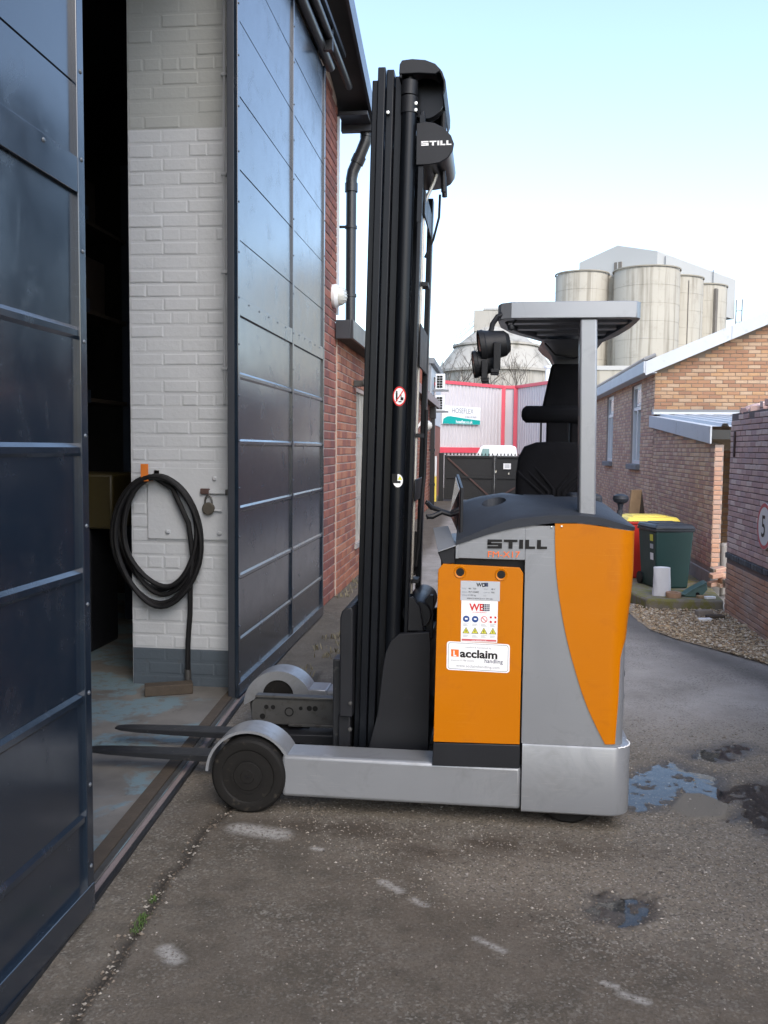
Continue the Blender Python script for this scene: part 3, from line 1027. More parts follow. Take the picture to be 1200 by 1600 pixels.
V_PL = max(b[3] for b in bp if b[3] < .30)
brickwork(pil, (PX0, PY, 0), (1, 0, 0), (0, -1, 0), bp, "white_paint", 0.0034, lambda c, b: abs(c.z - 1.5), 300, 0.0022, tilt=0.45,
          matfn=lambda b: "plinth_paint" if b[3] <= V_PL + .012 and b[2] < V_PL - .05 else ("old_white_paint" if b[2] > V_OLD - .02 else "white_paint"))
mb = MB()
mb.box(PX0 + .002, PX1 - .002, PY - .0012, PY - .0005, 0, V_PL + .004)
mb.build("plinth", "plinth_paint", pil, smooth=False)
mb = MB()
mb.box(PX0 + .002, PX1 - .002, PY - .0012, PY - .0005, V_OLD - .006, 4.95)
mb.build("old_paint_band", "old_white_paint", pil, smooth=False)

# access plate, bolts, conduit on the pillar
o = MB().box(-2.185, -1.60, PY - .016, PY - .0095, 0.972, 1.43).build("metal_plate", "white_paint", bevel=.002)
tag(o, "flat white painted steel plate on the white brick pillar behind the hose", "plate")
BASE[o.name] = o.location.copy()
for x, z in ((-1.74, 1.365), (-2.05, 1.02), (-1.71, 1.015)):
    mb = MB()
    mb.lathe([(0, .016), (.008, .015), (.014, .009), (.016, 0)], (x, PY - .016, z), (0, -1, 0), 14)
    mb.build("bolt_head", "white_paint", o)
mb = MB()
mb.tube([(-1.675, PY - .013, 1.84), (-1.676, PY - .013, 3.0), (-1.670, PY - .013, 4.9)], .0085, 8)
o = mb.build("conduit", "white_paint")
tag(o, "thin white conduit running up the painted brick pillar", "conduit")
for z in (2.05, 2.65, 3.25, 3.85):
    MB().box(-1.690, -1.655, PY - .024, PY - .004, z, z + .018).build("clip", "white_paint", o, bevel=.003)
# sliding bolt and padlock
o = MB().box(-1.80, -1.60, PY - .036, PY - .018, 1.268, 1.292).build("door_bolt", "white_paint", bevel=.004)
tag(o, "chipped white slide bolt above the padlock on the pillar", "bolt")
MB().box(-1.665, -1.625, PY - .040, PY - .017, 1.262, 1.298).build("keeper", "worn_steel", o, bevel=.003)
MB().box(-1.83, -1.77, PY - .038, PY - .014, 1.265, 1.302).build("bolt_end", "rust_iron", o, bevel=.005)
MB().cyl((-1.75, PY - .03, 1.165), (-1.69, PY - .03, 1.160), .007, n=8).build("hasp_pin", "white_paint", o)
o = thing("padlock", (-1.775, PY - .03, 1.14), "round weathered padlock hanging from the slide bolt on the pillar", "padlock")
mb = MB()
mb.lathe([(0, -.014), (.034, -.014), (.040, -.008), (.040, .008), (.034, .014), (0, .014)], (-1.775, PY - .035, 1.175), (0, 1, 0), 22)
mb.build("lock_body", "old_brass", o)
mb = MB()
mb.tube([(-1.775 + .024 * math.cos(t), PY - .035, 1.205 + .055 * math.sin(t)) for t in np.linspace(0, math.pi, 9)], .006, 8)
mb.build("shackle", "worn_steel", o)
# hose hanger and coiled hose
o = thing("hose_hanger", (-2.15, PY - .05, 1.34), "orange steel bracket holding the coiled hose on the pillar", "bracket")
MB().box(-2.195, -2.145, PY - .105, PY - .098, 1.345, 1.455).build("front_plate", "bracket_orange", o, bevel=.002)
MB().box(-2.195, -2.145, PY - .098, PY - .012, 1.345, 1.353).build("shelf", "bracket_orange", o, bevel=.002)
MB().box(-2.145, -2.105, PY - .016, PY - .010, 1.385, 1.415).build("back_plate", "bracket_orange", o, bevel=.002)
mb = MB()
rnd = random.Random(5)
for k, (w, h, dx, dz) in enumerate(((.27, .36, .00, 0), (.245, .375, .012, .004), (.285, .40, -.012, .0), (.235, .345, .02, -.004), (.275, .41, .012, .003))):
    pts = []
    ph = rnd.uniform(0, 6)
    cx, top = -2.115 + dx, 1.375 + dz
    yy = PY - .030 - .0155 * k
    for i in range(48):
        t = 2 * math.pi * i / 48
        sx = math.sin(t) * w * (1 + .03 * math.sin(2 * t + ph))
        sz = (math.cos(t) - 1) * h * (1 + .02 * math.sin(3 * t + ph))
        flat_top = 0.0
        pts.append((cx + sx + .03 * (1 - math.cos(t)) * .5, yy + .006 * math.sin(t + ph), top + sz))
    mb.tube(pts, .0165, 10, closed=True)
mb.tube([(-2.13, PY - .06, 1.375), (-2.00, PY - .065, 1.30), (-1.895, PY - .068, 1.08), (-1.868, PY - .068, .86), (-1.888, PY - .062, .70), (-1.895, PY - .05, .50), (-1.912, PY - .045, .30), (-1.915, PY - .04, .08)], .0165, 10)
o = mb.build("hose", "rubber")
BASE[o.name] = o.location.copy()
tag(o, "thick black rubber hose coiled on the orange bracket", "hose")
MB().cyl((-1.915, PY - .04, .03), (-1.915, PY - .04, .13), .021, n=12).build("end_fitting", "worn_steel", o)
o = MB().obox((-1.985, 5.36, .045), (.135, .06, 0), (-.018, .045, 0), (0, 0, .033)).build("timber_block", "timber_dirty", bevel=.006)
tag(o, "short dirty timber block lying at the foot of the white pillar", "timber")

# threshold rails for the sliding doors
tr = thing("floor_track", (-1.44, 5.2, 0), "worn steel and timber floor track under the sliding doors", "track")
LN = [(-1.285, 1.9), (-1.335, 2.82), (-1.505, 5.31), (-1.575, 8.35)]
def strip(off0, off1, z0, z1, mt, name):
    mb = MB()
    rows = []
    for x, y in LN:
        rows.append([(x + off0, y, z0), (x + off0, y, z1), (x + off1, y, z1), (x + off1, y, z0)])
    mb.grid(rows)
    mb.add(rows[0], [(0, 1, 2, 3)])
    mb.add(rows[-1], [(3, 2, 1, 0)])
    mb.build(name, mt, tr, smooth=False)
strip(-.115, -.055, 0, .024, "timber_dirty", "sleeper")
strip(-.052, -.030, 0, .018, "worn_steel", "rail")
strip(-.026, .000, 0, .008, "mortar_dark", "groove")
strip(.004, .022, 0, .016, "fork_steel", "guide_angle")

# ------------------------------------------------------------------ sliding door leaves
def door_leaf(name, label, x, y0, y1, ztop, seams, bars, wide, stiles):
    """sheet steel leaf in the plane X = x, front towards +X"""
    d = thing(name, (x - .03, (y0 + y1) / 2, 0), label, "door", "sliding doors of the workshop")
    zs = sorted(set(seams + bars + [wide, 0.0, ztop]))
    rnd = random.Random(int(abs(x) * 100))
    mb = MB()
    mb.box(x - .055, x - .012, y0, y1, .015, ztop)
    mb.build("core", "door_edge", d, .003)
    cols = list(zip(stiles[:-1], stiles[1:]))
    for ya, yb in cols:
        for za, zb in zip(zs[:-1], zs[1:]):
            g = .004
            nu, nv = 5, 5
            rows = []
            tx, tz = rnd.gauss(0, .0010), rnd.gauss(0, .0012)
            for j in range(nv + 1):
                r = []
                for i in range(nu + 1):
                    u, v = i / nu, j / nv
                    bul = math.sin(math.pi * u) * math.sin(math.pi * v)
                    r.append((x - .004 + bul * tx * 2 + (u - .5) * tx + (v - .5) * tz, ya + g + (yb - ya - 2 * g) * u, za + g + (zb - za - 2 * g) * v))
                rows.append(r)
            mb = MB()
            mb.grid(rows, flip=False)
            mb.add([rows[0][0], rows[0][-1], rows[-1][-1], rows[-1][0]] + [(x - .013, p[1], p[2]) for p in (rows[0][0], rows[0][-1], rows[-1][-1], rows[-1][0])],
                   [(0, 4, 5, 1), (1, 5, 6, 2), (2, 6, 7, 3), (3, 7, 4, 0)])
            mb.build("panel", "door_paint", d, angle=30)
    for z in bars:      # folded stiffeners
        for ya, yb in cols:
            mb = MB()
            mb.prism([(x - .003, z - .026), (x + .0065, z - .015), (x + .0065, z + .003), (x - .003, z + .016)], 'y', ya + .012, yb - .012)
            mb.build("stiffener", "door_paint", d)
    for ya, yb in cols:
        MB().box(x - .003, x + .010, ya + .006, yb - .006, wide - .055, wide + .055).build("rivet_strip", "door_paint", d, .002)
    for k, y in enumerate(stiles):
        w = .045
        a, b = (y, y + w) if k == 0 else ((y - w, y) if k == len(stiles) - 1 else (y - w / 2, y + w / 2))
        MB().box(x - .012, x + .012, a, b, .02, ztop).build("stile", "door_paint", d, .003)
    MB().box(x - .012, x + .016, y0 + .001, y1 - .001, .015, .105).build("bottom_rail", "door_paint", d, .004)
    mb = MB()
    for k, y in enumerate(stiles):
        yy = y + .022 if k == 0 else (y - .022 if k == len(stiles) - 1 else y)
        z = .18
        while z < ztop:
            mb.lathe([(0, .005), (.005, .004), (.008, 0)], (x + .012, yy, z + rnd.uniform(-.02, .02)), (1, 0, 0), 8)
            z += .285
    for ya, yb in cols:
        n = 6
        for i in range(1, n):
            mb.lathe([(0, .005), (.005, .004), (.008, 0)], (x + .010, ya + (yb - ya) * i / n, wide + .035), (1, 0, 0), 8)
    mb.build("rivets", "rivet", d)
    return d
door_leaf("sliding_door", "near blue sliding steel door leaf cut off by the left edge", -1.31, -0.35, 2.79, 4.95,
          [2.70, 3.12, 3.54, 3.96, 4.38], [1.93, 1.56, 1.155, .75, .345], 2.415, [-0.35, 1.22, 2.79])
door_leaf("sliding_door", "far blue sliding steel door leaf between white pillar and brick wall", -1.53, 5.31, 8.14, 4.95,
          [2.82, 3.24, 3.67, 4.105, 4.53], [2.01, 1.60, 1.19, .77, .37], 2.42, [5.31, 6.84, 8.14])

# ------------------------------------------------------------------ rainwater pipe and lamp on the pier
dp = thing("downpipe", (-1.46, 9.62, 2.9), "black plastic downpipe with swan neck under the dark eave", "downpipe")
mb = MB()
sw = [(-1.36, 9.66, 4.96), (-1.36, 9.66, 4.86), (-1.375, 9.66, 4.80), (-1.45, 9.66, 4.62), (-1.505, 9.66, 4.50), (-1.52, 9.66, 4.42), (-1.52, 9.66, 4.30)]
mb.tube(sw, .062, 14)
mb.build("swan_neck", "pvc_black", dp)
MB().cyl((-1.52, 9.66, 2.86), (-1.52, 9.66, 4.34), .056, n=16).build("pipe", "pvc_black", dp)
for z in (4.34, 4.90):
    x = -1.52 if z < 4.5 else -1.36
    MB().cyl((x, 9.66, z - .05), (x, 9.66, z + .04), .070, n=16).build("socket", "pvc_black", dp)
MB().cyl((-1.43, 9.66, 4.66), (-1.465, 9.66, 4.585), .072, n=16).build("socket", "pvc_black", dp)
for z in (3.92, 3.20):
    MB().cyl((-1.52, 9.66, z - .015), (-1.52, 9.66, z + .015), .066, n=16).build("clip", "pvc_black", dp)
    MB().box(-1.64, -1.55, 9.62, 9.65, z - .012, z + .012).build("clip_arm", "pvc_black", dp)
lp = thing("bulkhead_lamp", (-1.60, 9.05, 3.0), "round ribbed white bulkhead lamp on the brick pier under the downpipe", "lamp")
mb = MB()
mb.lathe([(0, 0), (.115, 0), (.12, .03), (.105, .06), (.10, .065)], (-1.610, 9.08, 3.10), (1, 0, 0), 24)
mb.build("lamp_base", "white_plastic", lp)
mb = MB()
mb.lathe([(.098, .06), (.094, .09), (.07, .125), (.03, .14), (0, .142)], (-1.610, 9.08, 3.10), (1, 0, 0), 24)
mb.build("lens", "lamp_lens", lp)
for k in range(6):
    z = 3.10 - .075 + .03 * k
    mb = MB()
    hw = math.sqrt(max(0.0001, .095 ** 2 - (z - 3.10) ** 2))
    mb.tube([(-1.610 + .062 + .085 * math.cos(t) * min(1, hw / .09), 9.08 + hw * math.sin(t), z) for t in np.linspace(-1.5, 1.5, 9)], .004, 6)
    mb.build("lens_rib", "lamp_lens", lp)
o = MB().box(-1.655, -1.592, 9.312, 9.345, 2.95, 4.95).build("corner_strip", "sheet_white")
tag(o, "narrow pale corner strip up the end of the tall brick wall", "trim")

# ------------------------------------------------------------------ low flat roofed wing along the alley
LX = -1.60
lw = thing("low_wing", (-4, 17, 0), "low flat roofed brick wing along the left of the alley", "building")
WIN = (10.62, 12.9, .42, 2.24)
mb = MB()
mb.box(LX - .3, LX, 9.31, WIN[0], 0, 2.72)
mb.box(LX - .3, LX, WIN[1], 25.3, 0, 2.72)
mb.box(LX - .3, LX, WIN[0], WIN[1], 0, WIN[2])
mb.box(LX - .3, LX, WIN[0], WIN[1], WIN[3], 2.72)
mb.box(-8, LX - .31, 25.0, 25.3, 0, 2.72)
w_low = mb.build("alley_wall", "mortar_pale", lw, smooth=False)
def kp(a, b, v, v1):
    ya, yb = 9.32 + a, 9.32 + b
    if v1 > WIN[2] and v < WIN[3]:
        if ya < WIN[0] < yb:
            return (a, WIN[0] - 9.32, v, v1) if WIN[0] - ya > .03 else None
        if ya < WIN[1] < yb:
            return (WIN[1] - 9.32, b, v, v1) if yb - WIN[1] > .03 else None
        if ya >= WIN[0] and yb <= WIN[1]:
            return None
    return (a, b, v, v1)
br = lay(15.9, 2.70, 0.215, 0.075, 0.013, True, 31, keep=kp)
brickwork(w_low, (LX, 9.32, 0), (0, 1, 0), (1, 0, 0), br, "brick_orange", 0.009, lambda c, b: c.y, 300)
mb = MB()
mb.box(-8, -1.44, 9.34, 25.36, 2.80, 2.86)
rf = mb.build("flat_roof", "roof_felt", lw, smooth=False)
MB().box(-1.44, -1.415, 9.20, 25.4, 2.69, 2.88).build("fascia", "dark_fascia", rf, .003)
MB().box(-1.60, -1.442, 9.20, 9.225, 2.69, 2.88).build("end_board", "dark_fascia", rf, .003)
MB().box(-1.598, -1.442, 9.226, 25.3, 2.692, 2.705).build("soffit", "timber_dirty", rf)
# barred window
wn_ = MB().box(LX - .14, LX - .12, WIN[0], WIN[1], WIN[2], WIN[3]).build("window", "glass_sky", lw)
mb = MB()
for y in np.linspace(WIN[0] + .02, WIN[1] - .02, 5):
    mb.box(LX - .12, LX - .07, y - .025, y + .025, WIN[2], WIN[3])
for z in (WIN[2] + .02, 1.05, 1.5, WIN[3] - .02):
    mb.box(LX - .118, LX - .068, WIN[0], WIN[1], z - .025, z + .025)
mb.build("frame", "upvc", wn_)
for y in np.arange(WIN[0] + .08, WIN[1], .13):
    MB().cyl((LX - .03, y, WIN[2]), (LX - .03, y, WIN[3]), .009, n=8).build("bar", "pipe_steel", wn_)
for z in (.95, 1.72):
    MB().box(LX - .034, LX - .026, WIN[0], WIN[1], z - .02, z + .02).build("cross_bar", "pipe_steel", wn_)
MB().box(LX - .12, LX + .03, WIN[0] - .04, WIN[1] + .04, WIN[2] - .06, WIN[2] - .002).build("sill", "render_grey", wn_)
fl = thing("floodlight", (-1.55, 10.45, 2.2), "dark floodlight on a bracket beside the barred window", "floodlight")
MB().box(-1.59, -1.38, 10.36, 10.42, 2.28, 2.35).build("arm", "worn_steel", fl, .006)
MB().cyl((-1.42, 10.30, 2.33), (-1.42, 10.5, 2.33), .055, n=14).build("hinge", "worn_steel", fl)
mb = MB()
mb.prism([(-1.44, 2.28), (-1.27, 2.12), (-1.22, 2.45), (-1.30, 2.62), (-1.36, 2.42)], 'y', 10.3, 10.55)
mb.build("head", "pvc_black", fl, .01)

# further along the wing: pipe, lamp, floodlight
o = thing("drain_pipe", (-1.50, 23.5, 0), "black square drain pipe at the far end of the low wing", "drainpipe")
MB().box(-1.56, -1.44, 23.45, 23.57, 0, 2.66).build("pipe", "pvc_black", o, .01)
MB().box(-1.58, -1.42, 23.43, 23.59, 2.35, 2.66).build("hopper", "pvc_black", o, .01)
for z in (.6, 1.5):
    MB().box(-1.575, -1.425, 23.44, 23.58, z, z + .06).build("clip", "pvc_black", o)
o = thing("bulkhead_lamp", (-1.58, 21.6, 1.95), "small round lamp on the alley wall near the drain pipe", "lamp")
mb = MB(); mb.lathe([(0, 0), (.15, 0), (.15, .05), (.13, .06)], (-1.592, 21.6, 2.12), (1, 0, 0), 18); mb.build("lamp_base", "white_plastic", o)
mb = MB(); mb.lathe([(.13, .06), (.12, .12), (.06, .19), (0, .20)], (-1.592, 21.6, 2.12), (1, 0, 0), 18); mb.build("lens", "lamp_lens", o)
o = thing("wall_bracket", (-1.57, 18.9, 1.9), "white angled bracket arm fixed to the alley wall", "bracket")
MB().bar((-1.585, 18.9, 1.95), (-1.36, 18.9, 2.23), .05, .05).build("arm", "white_plastic", o, .005)
MB().box(-1.60, -1.57, 18.84, 18.96, 1.45, 2.02).build("upright", "white_plastic", o, .005)

# taller far block with air conditioners
fb = thing("far_block", (-4, 28, 0), "small two storey brick block beyond the low wing with grey fascia", "building")
MB().box(-6, -1.72, 25.42, 31, 0, 4.0).build("wall", "brick_orange", fb)
MB().box(-6.05, -1.60, 25.35, 31.1, 3.95, 4.12).build("fascia", "grey_board", fb, .01)
MB().box(-1.93, -1.70, 25.39, 25.415, 2.4, 3.95).build("corner_board", "grey_board", fb)
MB().box(-2.2, -1.95, 25.6, 26.4, 4.12, 4.35).build("vent_box", "grey_board", fb, .01)
MB().box(-1.719, -1.705, 25.7, 30.9, 2.3, 3.94).build("side_cladding", "sheet_white", fb)
MB().box(-1.704, -1.68, 26.9, 27.7, 2.9, 3.7).build("window", "glass_dark", fb)
def ac_unit(z, label):
    o = thing("air_conditioner", (-1.45, 26.2, z), label, "air conditioner", "air conditioners on the far block")
    MB().box(-1.60, -1.33, 26.0, 26.24, z, z + .45).build("casing", "white_plastic", o, .012)
    for i in range(5):
        for s in (0, 1):
            MB().box(-1.555 + s * .085, -1.48 + s * .085, 25.985, 25.998, z + .05 + i * .072, z + .105 + i * .072).build("grille_slot", "ink_black", o)
    MB().box(-1.68, -1.22, 26.0, 26.2, z - .05, z - .005).build("bracket", "grey_board", o)
    return o
ac_unit(3.27, "upper white air conditioner on the far brick block")
ac_unit(2.66, "lower white air conditioner above the green company sign")

# ------------------------------------------------------------------ right: yard wall with the speed sign
YX = 2.30
yw = thing("yard_wall", (YX + .12, 7.2, 0), "weathered purple brick yard wall at the right edge with blue band", "wall")
mb = MB()
mb.box(YX, YX + .24, 1.0, 8.97, 0, 1.93)
core = mb.build("wall_core", "mortar_dark", yw, smooth=False)
rnd = random.Random(3)
tops = {}
def kp5(a, b, v, v1):
    k = int(a / .16)
    tops.setdefault(k, 1.93 + rnd.choice((-.10, -.05, 0, 0, 0.0)))
    if v1 > tops[k] + .01:
        return None
    if v < .60 and v1 > .535:
        return None
    return (a, b, v, v1)
br = lay(7.96, 2.0, 0.158, 0.0425, 0.008, False, 41, keep=kp5)
brickwork(core, (YX, 8.97, 0), (0, -1, 0), (-1, 0, 0), br, "brick_purple", 0.007, lambda c, b: -c.y, 300, 0.003, matfn=lambda b: "brick_low" if b[3] < .56 else "brick_purple", tilt=0.7)
brickwork(core, (YX + .02, 8.97, 0), (1, 0, 0), (0, 1, 0), [], "brick_purple")
blue = [(a, a + .072, .545, .598) for a in np.arange(0, 7.9, .080)]
brickwork(core, (YX, 8.97, 0), (0, -1, 0), (-1, 0, 0), blue, "brick_blue", 0.020, lambda c, b: -c.y, 60, 0.003, name="band_brick")
rnd = random.Random(9)
for k in range(24):     # loose broken coping along the top
    y = 8.9 - k * .065
    MB().obox((YX + .10 + rnd.uniform(-.03, .05), y, 1.955 + rnd.uniform(-.03, .03)), (.07 * rnd.uniform(.6, 1), rnd.uniform(-.02, .02), rnd.uniform(-.01, .02)), (rnd.uniform(-.02, .02), .032, rnd.uniform(-.008, .008)), (0, rnd.uniform(-.005, .005), .028)).build("coping_brick", "brick_purple", core, .004)
MB().box(YX - .022, YX - .0075, 8.78, 8.815, 1.52, 1.76).build("iron_strap", "rust_iron", core, .003)
sg = thing("speed_sign", (YX - .02, 7.80, .75), "round white speed sign with number five on the yard wall", "sign")
mb = MB()
mb.lathe([(0, 0), (.195, 0), (.195, .006), (0, .006)], (YX - .030, 7.71, .955), (-1, 0, 0), 40)
mb.build("disc", "white_plastic", sg)
mb = MB()
mb.lathe([(.160, .0065), (.192, .0065)], (YX - .030, 7.71, .955), (-1, 0, 0), 40)
mb.build("red_ring", "ink_pink", sg)
mb = MB()
mb.text("5", (YX - .038, 7.785, .865), (0, -1, 0), (0, 0, 1), .26, .9, bold=.002)
mb.build("numeral", "ink_black", sg, smooth=False)
MB().box(YX - .029, YX - .004, 7.69, 7.73, .77, 1.14).build("fixing", "worn_steel", sg)

# ------------------------------------------------------------------ lean-to shed against the gable
sh = thing("lean_to_shed", (3.0, 11.8, 0), "brick lean-to shed with white sheet roof and pale side boards", "shed")
HX, SY0, SY1 = 2.40, 10.0, 13.68
def shed_top(y):
    return 1.64 + (y - SY0) * (1.92 - 1.64) / (SY1 - SY0)
mb = MB()
mb.prism([(SY0, 0), (SY1, 0), (SY1, shed_top(SY1)), (SY0, shed_top(SY0))], 'x', HX, HX + .09)
mb.box(HX + .75, HX + .85, SY0, SY1, 0, 1.60)
mb.box(HX + .091, HX + .749, 11.6, 11.7, 0, 1.60)
w_shed = mb.build("side_wall", "mortar_grey", sh, smooth=False)
br = lay(SY1 - SY0, 1.95, 0.158, 0.0435, 0.0085, True, 51, keep=lambda a, b, v, v1: (a, b, v, v1) if v1 < shed_top(SY0 + a) and v > .26 else None)
brickwork(w_shed, (HX, SY1, 0), (0, -1, 0), (-1, 0, 0), [(SY1 - SY0 - b, SY1 - SY0 - a, v, v1) for a, b, v, v1 in br], "brick_mixed", 0.006, lambda c, b: c.y, 300, 0.002)
MB().box(HX - .012, HX + .099, SY0 - .01, SY1, 0, .26).build("render_base", "render_grey", sh, .01)
brickwork(w_shed, (HX + .091, 11.6, .3), (1, 0, 0), (0, -1, 0), lay(.65, 1.28, .158, .0435, .0085, False, 5), "brick_yellow", 0.006, lambda c, b: c.z, 300)
brickwork(w_shed, (HX, SY0, .27), (1, 0, 0), (0, -1, 0), lay(.088, 1.34, .158, .0435, .0085, False, 15), "brick_low", 0.006, lambda c, b: c.z, 300)
mb = MB()
mb.box(HX + .10, HX + .30, SY0 - .02, SY0 + .10, .0, .58)
mb.build("broken_render", "render_grey", sh, .03)
rnd = random.Random(12)
for k in range(9):
    MB().obox((HX + rnd.uniform(.0, .2), 9.80 + rnd.uniform(-.1, .1), .14 + .05 * (k % 4) + .02), (.06, .02, .01), (-.015, .035, .005), (0, 0, .022)).build("rubble_brick", ["brick_mixed", "stone", "brick_low"][k % 3], sh, .006)
# roof sheet with raised ribs running down the slope
mb = MB()
rows0, rows1 = [], []
x = HX - .06
while x < 4.4:
    for dx, dz in ((0, 0), (.10, 0), (.115, .035), (.165, .035), (.18, 0)):
        rows0.append((x + dx, SY1 + .01, 2.085 + dz))
        rows1.append((x + dx, SY0 - .06, 1.835 + dz))
    x += .20
mb.grid([rows0, rows1])
rfs = mb.build("roof_sheet", "sheet_white", sh, angle=20)
MB().box(HX - .05, 4.4, SY1 - .10, SY1 + .015, 2.135, 2.175).build("flashing", "grey_board", rfs)
MB().box(HX - .05, 4.4, SY1 - .22, SY1 - .05, 2.10, 2.133).build("top_capping", "sheet_white", rfs)
for ya, yb in ((SY1, 11.72), (11.70, SY0 - .07)):
    f = lambda y, lo: (1.84 + (y - SY0) * .0675) if not lo else (1.655 + (y - SY0) * .072)
    mb = MB()
    mb.prism([(ya, f(ya, 1)), (yb, f(yb, 1)), (yb, f(yb, 0)), (ya, f(ya, 0))], 'x', HX - .075, HX - .055)
    mb.build("side_board", "sheet_white", sh, .003)
MB().box(HX - .05, HX + .9, SY0 - .05, SY0 - .03, 1.70, 1.80).build("eave_shadow_strip", "pvc_black", sh)  # black strip standing in for the shade under the roof edge

# ------------------------------------------------------------------ brick house with gable to the camera
hs = thing("brick_house", (5.2, 18.5, 0), "single storey brick house on the right with white eaves", "house")
GY = 13.70
def gab(x):
    return 2.77 + .43 * (x - HX)
WINS = ((14.88, 15.86), (18.15, 19.13))
WZ = (1.35, 2.66)
mb = MB()
mb.prism([(HX, 0), (9.0, 0), (9.0, 2.77), (5.7, gab(5.7)), (HX, gab(HX))], 'y', GY, GY + .25)
gw = mb.build("gable_wall", "mortar_yellow", hs, smooth=False)
br = lay(3.4, 4.2, 0.165, 0.045, 0.0095, False, 61, keep=lambda a, b, v, v1: (a, b, v, v1) if v > 2.0 and v1 < gab(HX + a) - .01 else None)
brickwork(gw, (HX, GY, 0), (1, 0, 0), (0, -1, 0), br, "brick_yellow", 0.006, lambda c, b: c.x, 300, .002)
mb = MB()
ys = [GY + .251, WINS[0][0], WINS[0][1], WINS[1][0], WINS[1][1], 25.0]
for a, b in zip(ys[0::2], ys[1::2]):
    mb.box(HX, HX + .25, a, b, 0, 2.80)
for a, b in WINS:
    mb.box(HX, HX + .25, a, b, 0, WZ[0])
    mb.box(HX, HX + .25, a, b, WZ[1], 2.80)
sw_ = mb.build("side_wall", "mortar_grey", hs, smooth=False)
def kph(a, b, v, v1):
    ya, yb = GY + a, GY + b
    for w0, w1 in WINS:
        if v1 > WZ[0] and v < WZ[1] and yb > w0 and ya < w1:
            if ya < w0 - .03:
                return (a, w0 - GY, v, v1)
            if yb > w1 + .03:
                return (w1 - GY, b, v, v1)
            return None
    return (a, b, v, v1)
br = lay(11.2, 2.78, 0.165, 0.045, 0.0095, True, 71, keep=kph)
brickwork(sw_, (HX, GY, 0), (0, 1, 0), (-1, 0, 0), br, "brick_mixed", 0.005, lambda c, b: c.y if c.z > 1.9 else 99 + c.y, 300, .002)
for w0, w1 in WINS:
    w = MB().box(HX + .085, HX + .095, w0, w1, WZ[0], WZ[1]).build("window", "glass_sky", hs)
    mb = MB()
    t = .055
    for y in (w0 + t / 2, w1 - t / 2, w0 + (w1 - w0) * .56):
        mb.box(HX + .03, HX + .084, y - t / 2, y + t / 2, WZ[0], WZ[1])
    for z in (WZ[0] + t / 2, WZ[1] - t / 2, WZ[0] + (WZ[1] - WZ[0]) * .70):
        mb.box(HX + .031, HX + .083, w0, w1, z - t / 2, z + t / 2)
    mb.build("frame", "upvc", w)
    MB().box(HX + .022, HX + .030, w0 + .06, w0 + (w1 - w0) * .54, WZ[0] + .95, WZ[1] - .05).build("vent_sash", "upvc", w, .004)
    MB().box(HX + .018, HX + .0215, w0 + .11, w0 + (w1 - w0) * .54 - .05, WZ[0] + 1.0, WZ[1] - .10).build("vent_pane", "glass_sky", w)
    MB().box(HX - .07, HX + .08, w0 - .05, w1 + .05, WZ[0] - .09, WZ[0] - .005).build("sill", "grey_board", w, .006)
mb = MB()
e0, e1 = GY - .14, 25.2
for sgn in (1,):
    mb.add([(HX - .16, e0, gab(HX - .16) + .10), (5.7, e0, gab(5.7) + .10), (5.7, e1, gab(5.7) + .10), (HX - .16, e1, gab(HX - .16) + .10),
            (HX - .16, e0, gab(HX - .16) + .02), (5.7, e0, gab(5.7) + .02), (5.7, e1, gab(5.7) + .02), (HX - .16, e1, gab(HX - .16) + .02)], [(0, 1, 2, 3), (7, 6, 5, 4), (0, 4, 5, 1), (2, 6, 7, 3), (3, 7, 4, 0)])
    mb.add([(5.7, e0, gab(5.7) + .10), (9.2, e0, 2.8), (9.2, e1, 2.8), (5.7, e1, gab(5.7) + .10)], [(0, 1, 2, 3)])
hr = mb.build("roof", "roof_sheet", hs, smooth=False)
for xa, xb in ((HX - .17, 3.42), (3.425, 5.7)):
    mb = MB()
    mb.prism([(xa, gab(xa) - .03), (xb, gab(xb) - .03), (xb, gab(xb) + .17), (xa, gab(xa) + .17)], 'y', GY - .17, GY - .145)
    mb.build("verge_board", "sheet_white", hr)
MB().box(HX - .20, HX - .165, GY - .16, 25.2, 2.70, 2.87).build("eave_board", "sheet_white", hr, .006)
MB().box(HX - .163, HX - .001, GY - .13, 25.2, 2.705, 2.72).build("soffit", "sheet_white", hr)
mb = MB()
for y in np.arange(GY - .1, 21, .115):
    mb.cyl((HX - .19, y, 2.90), (HX - .02, y, 2.97), .028, n=6)
o = mb.build("corrugation_ends", "roof_sheet", hr)

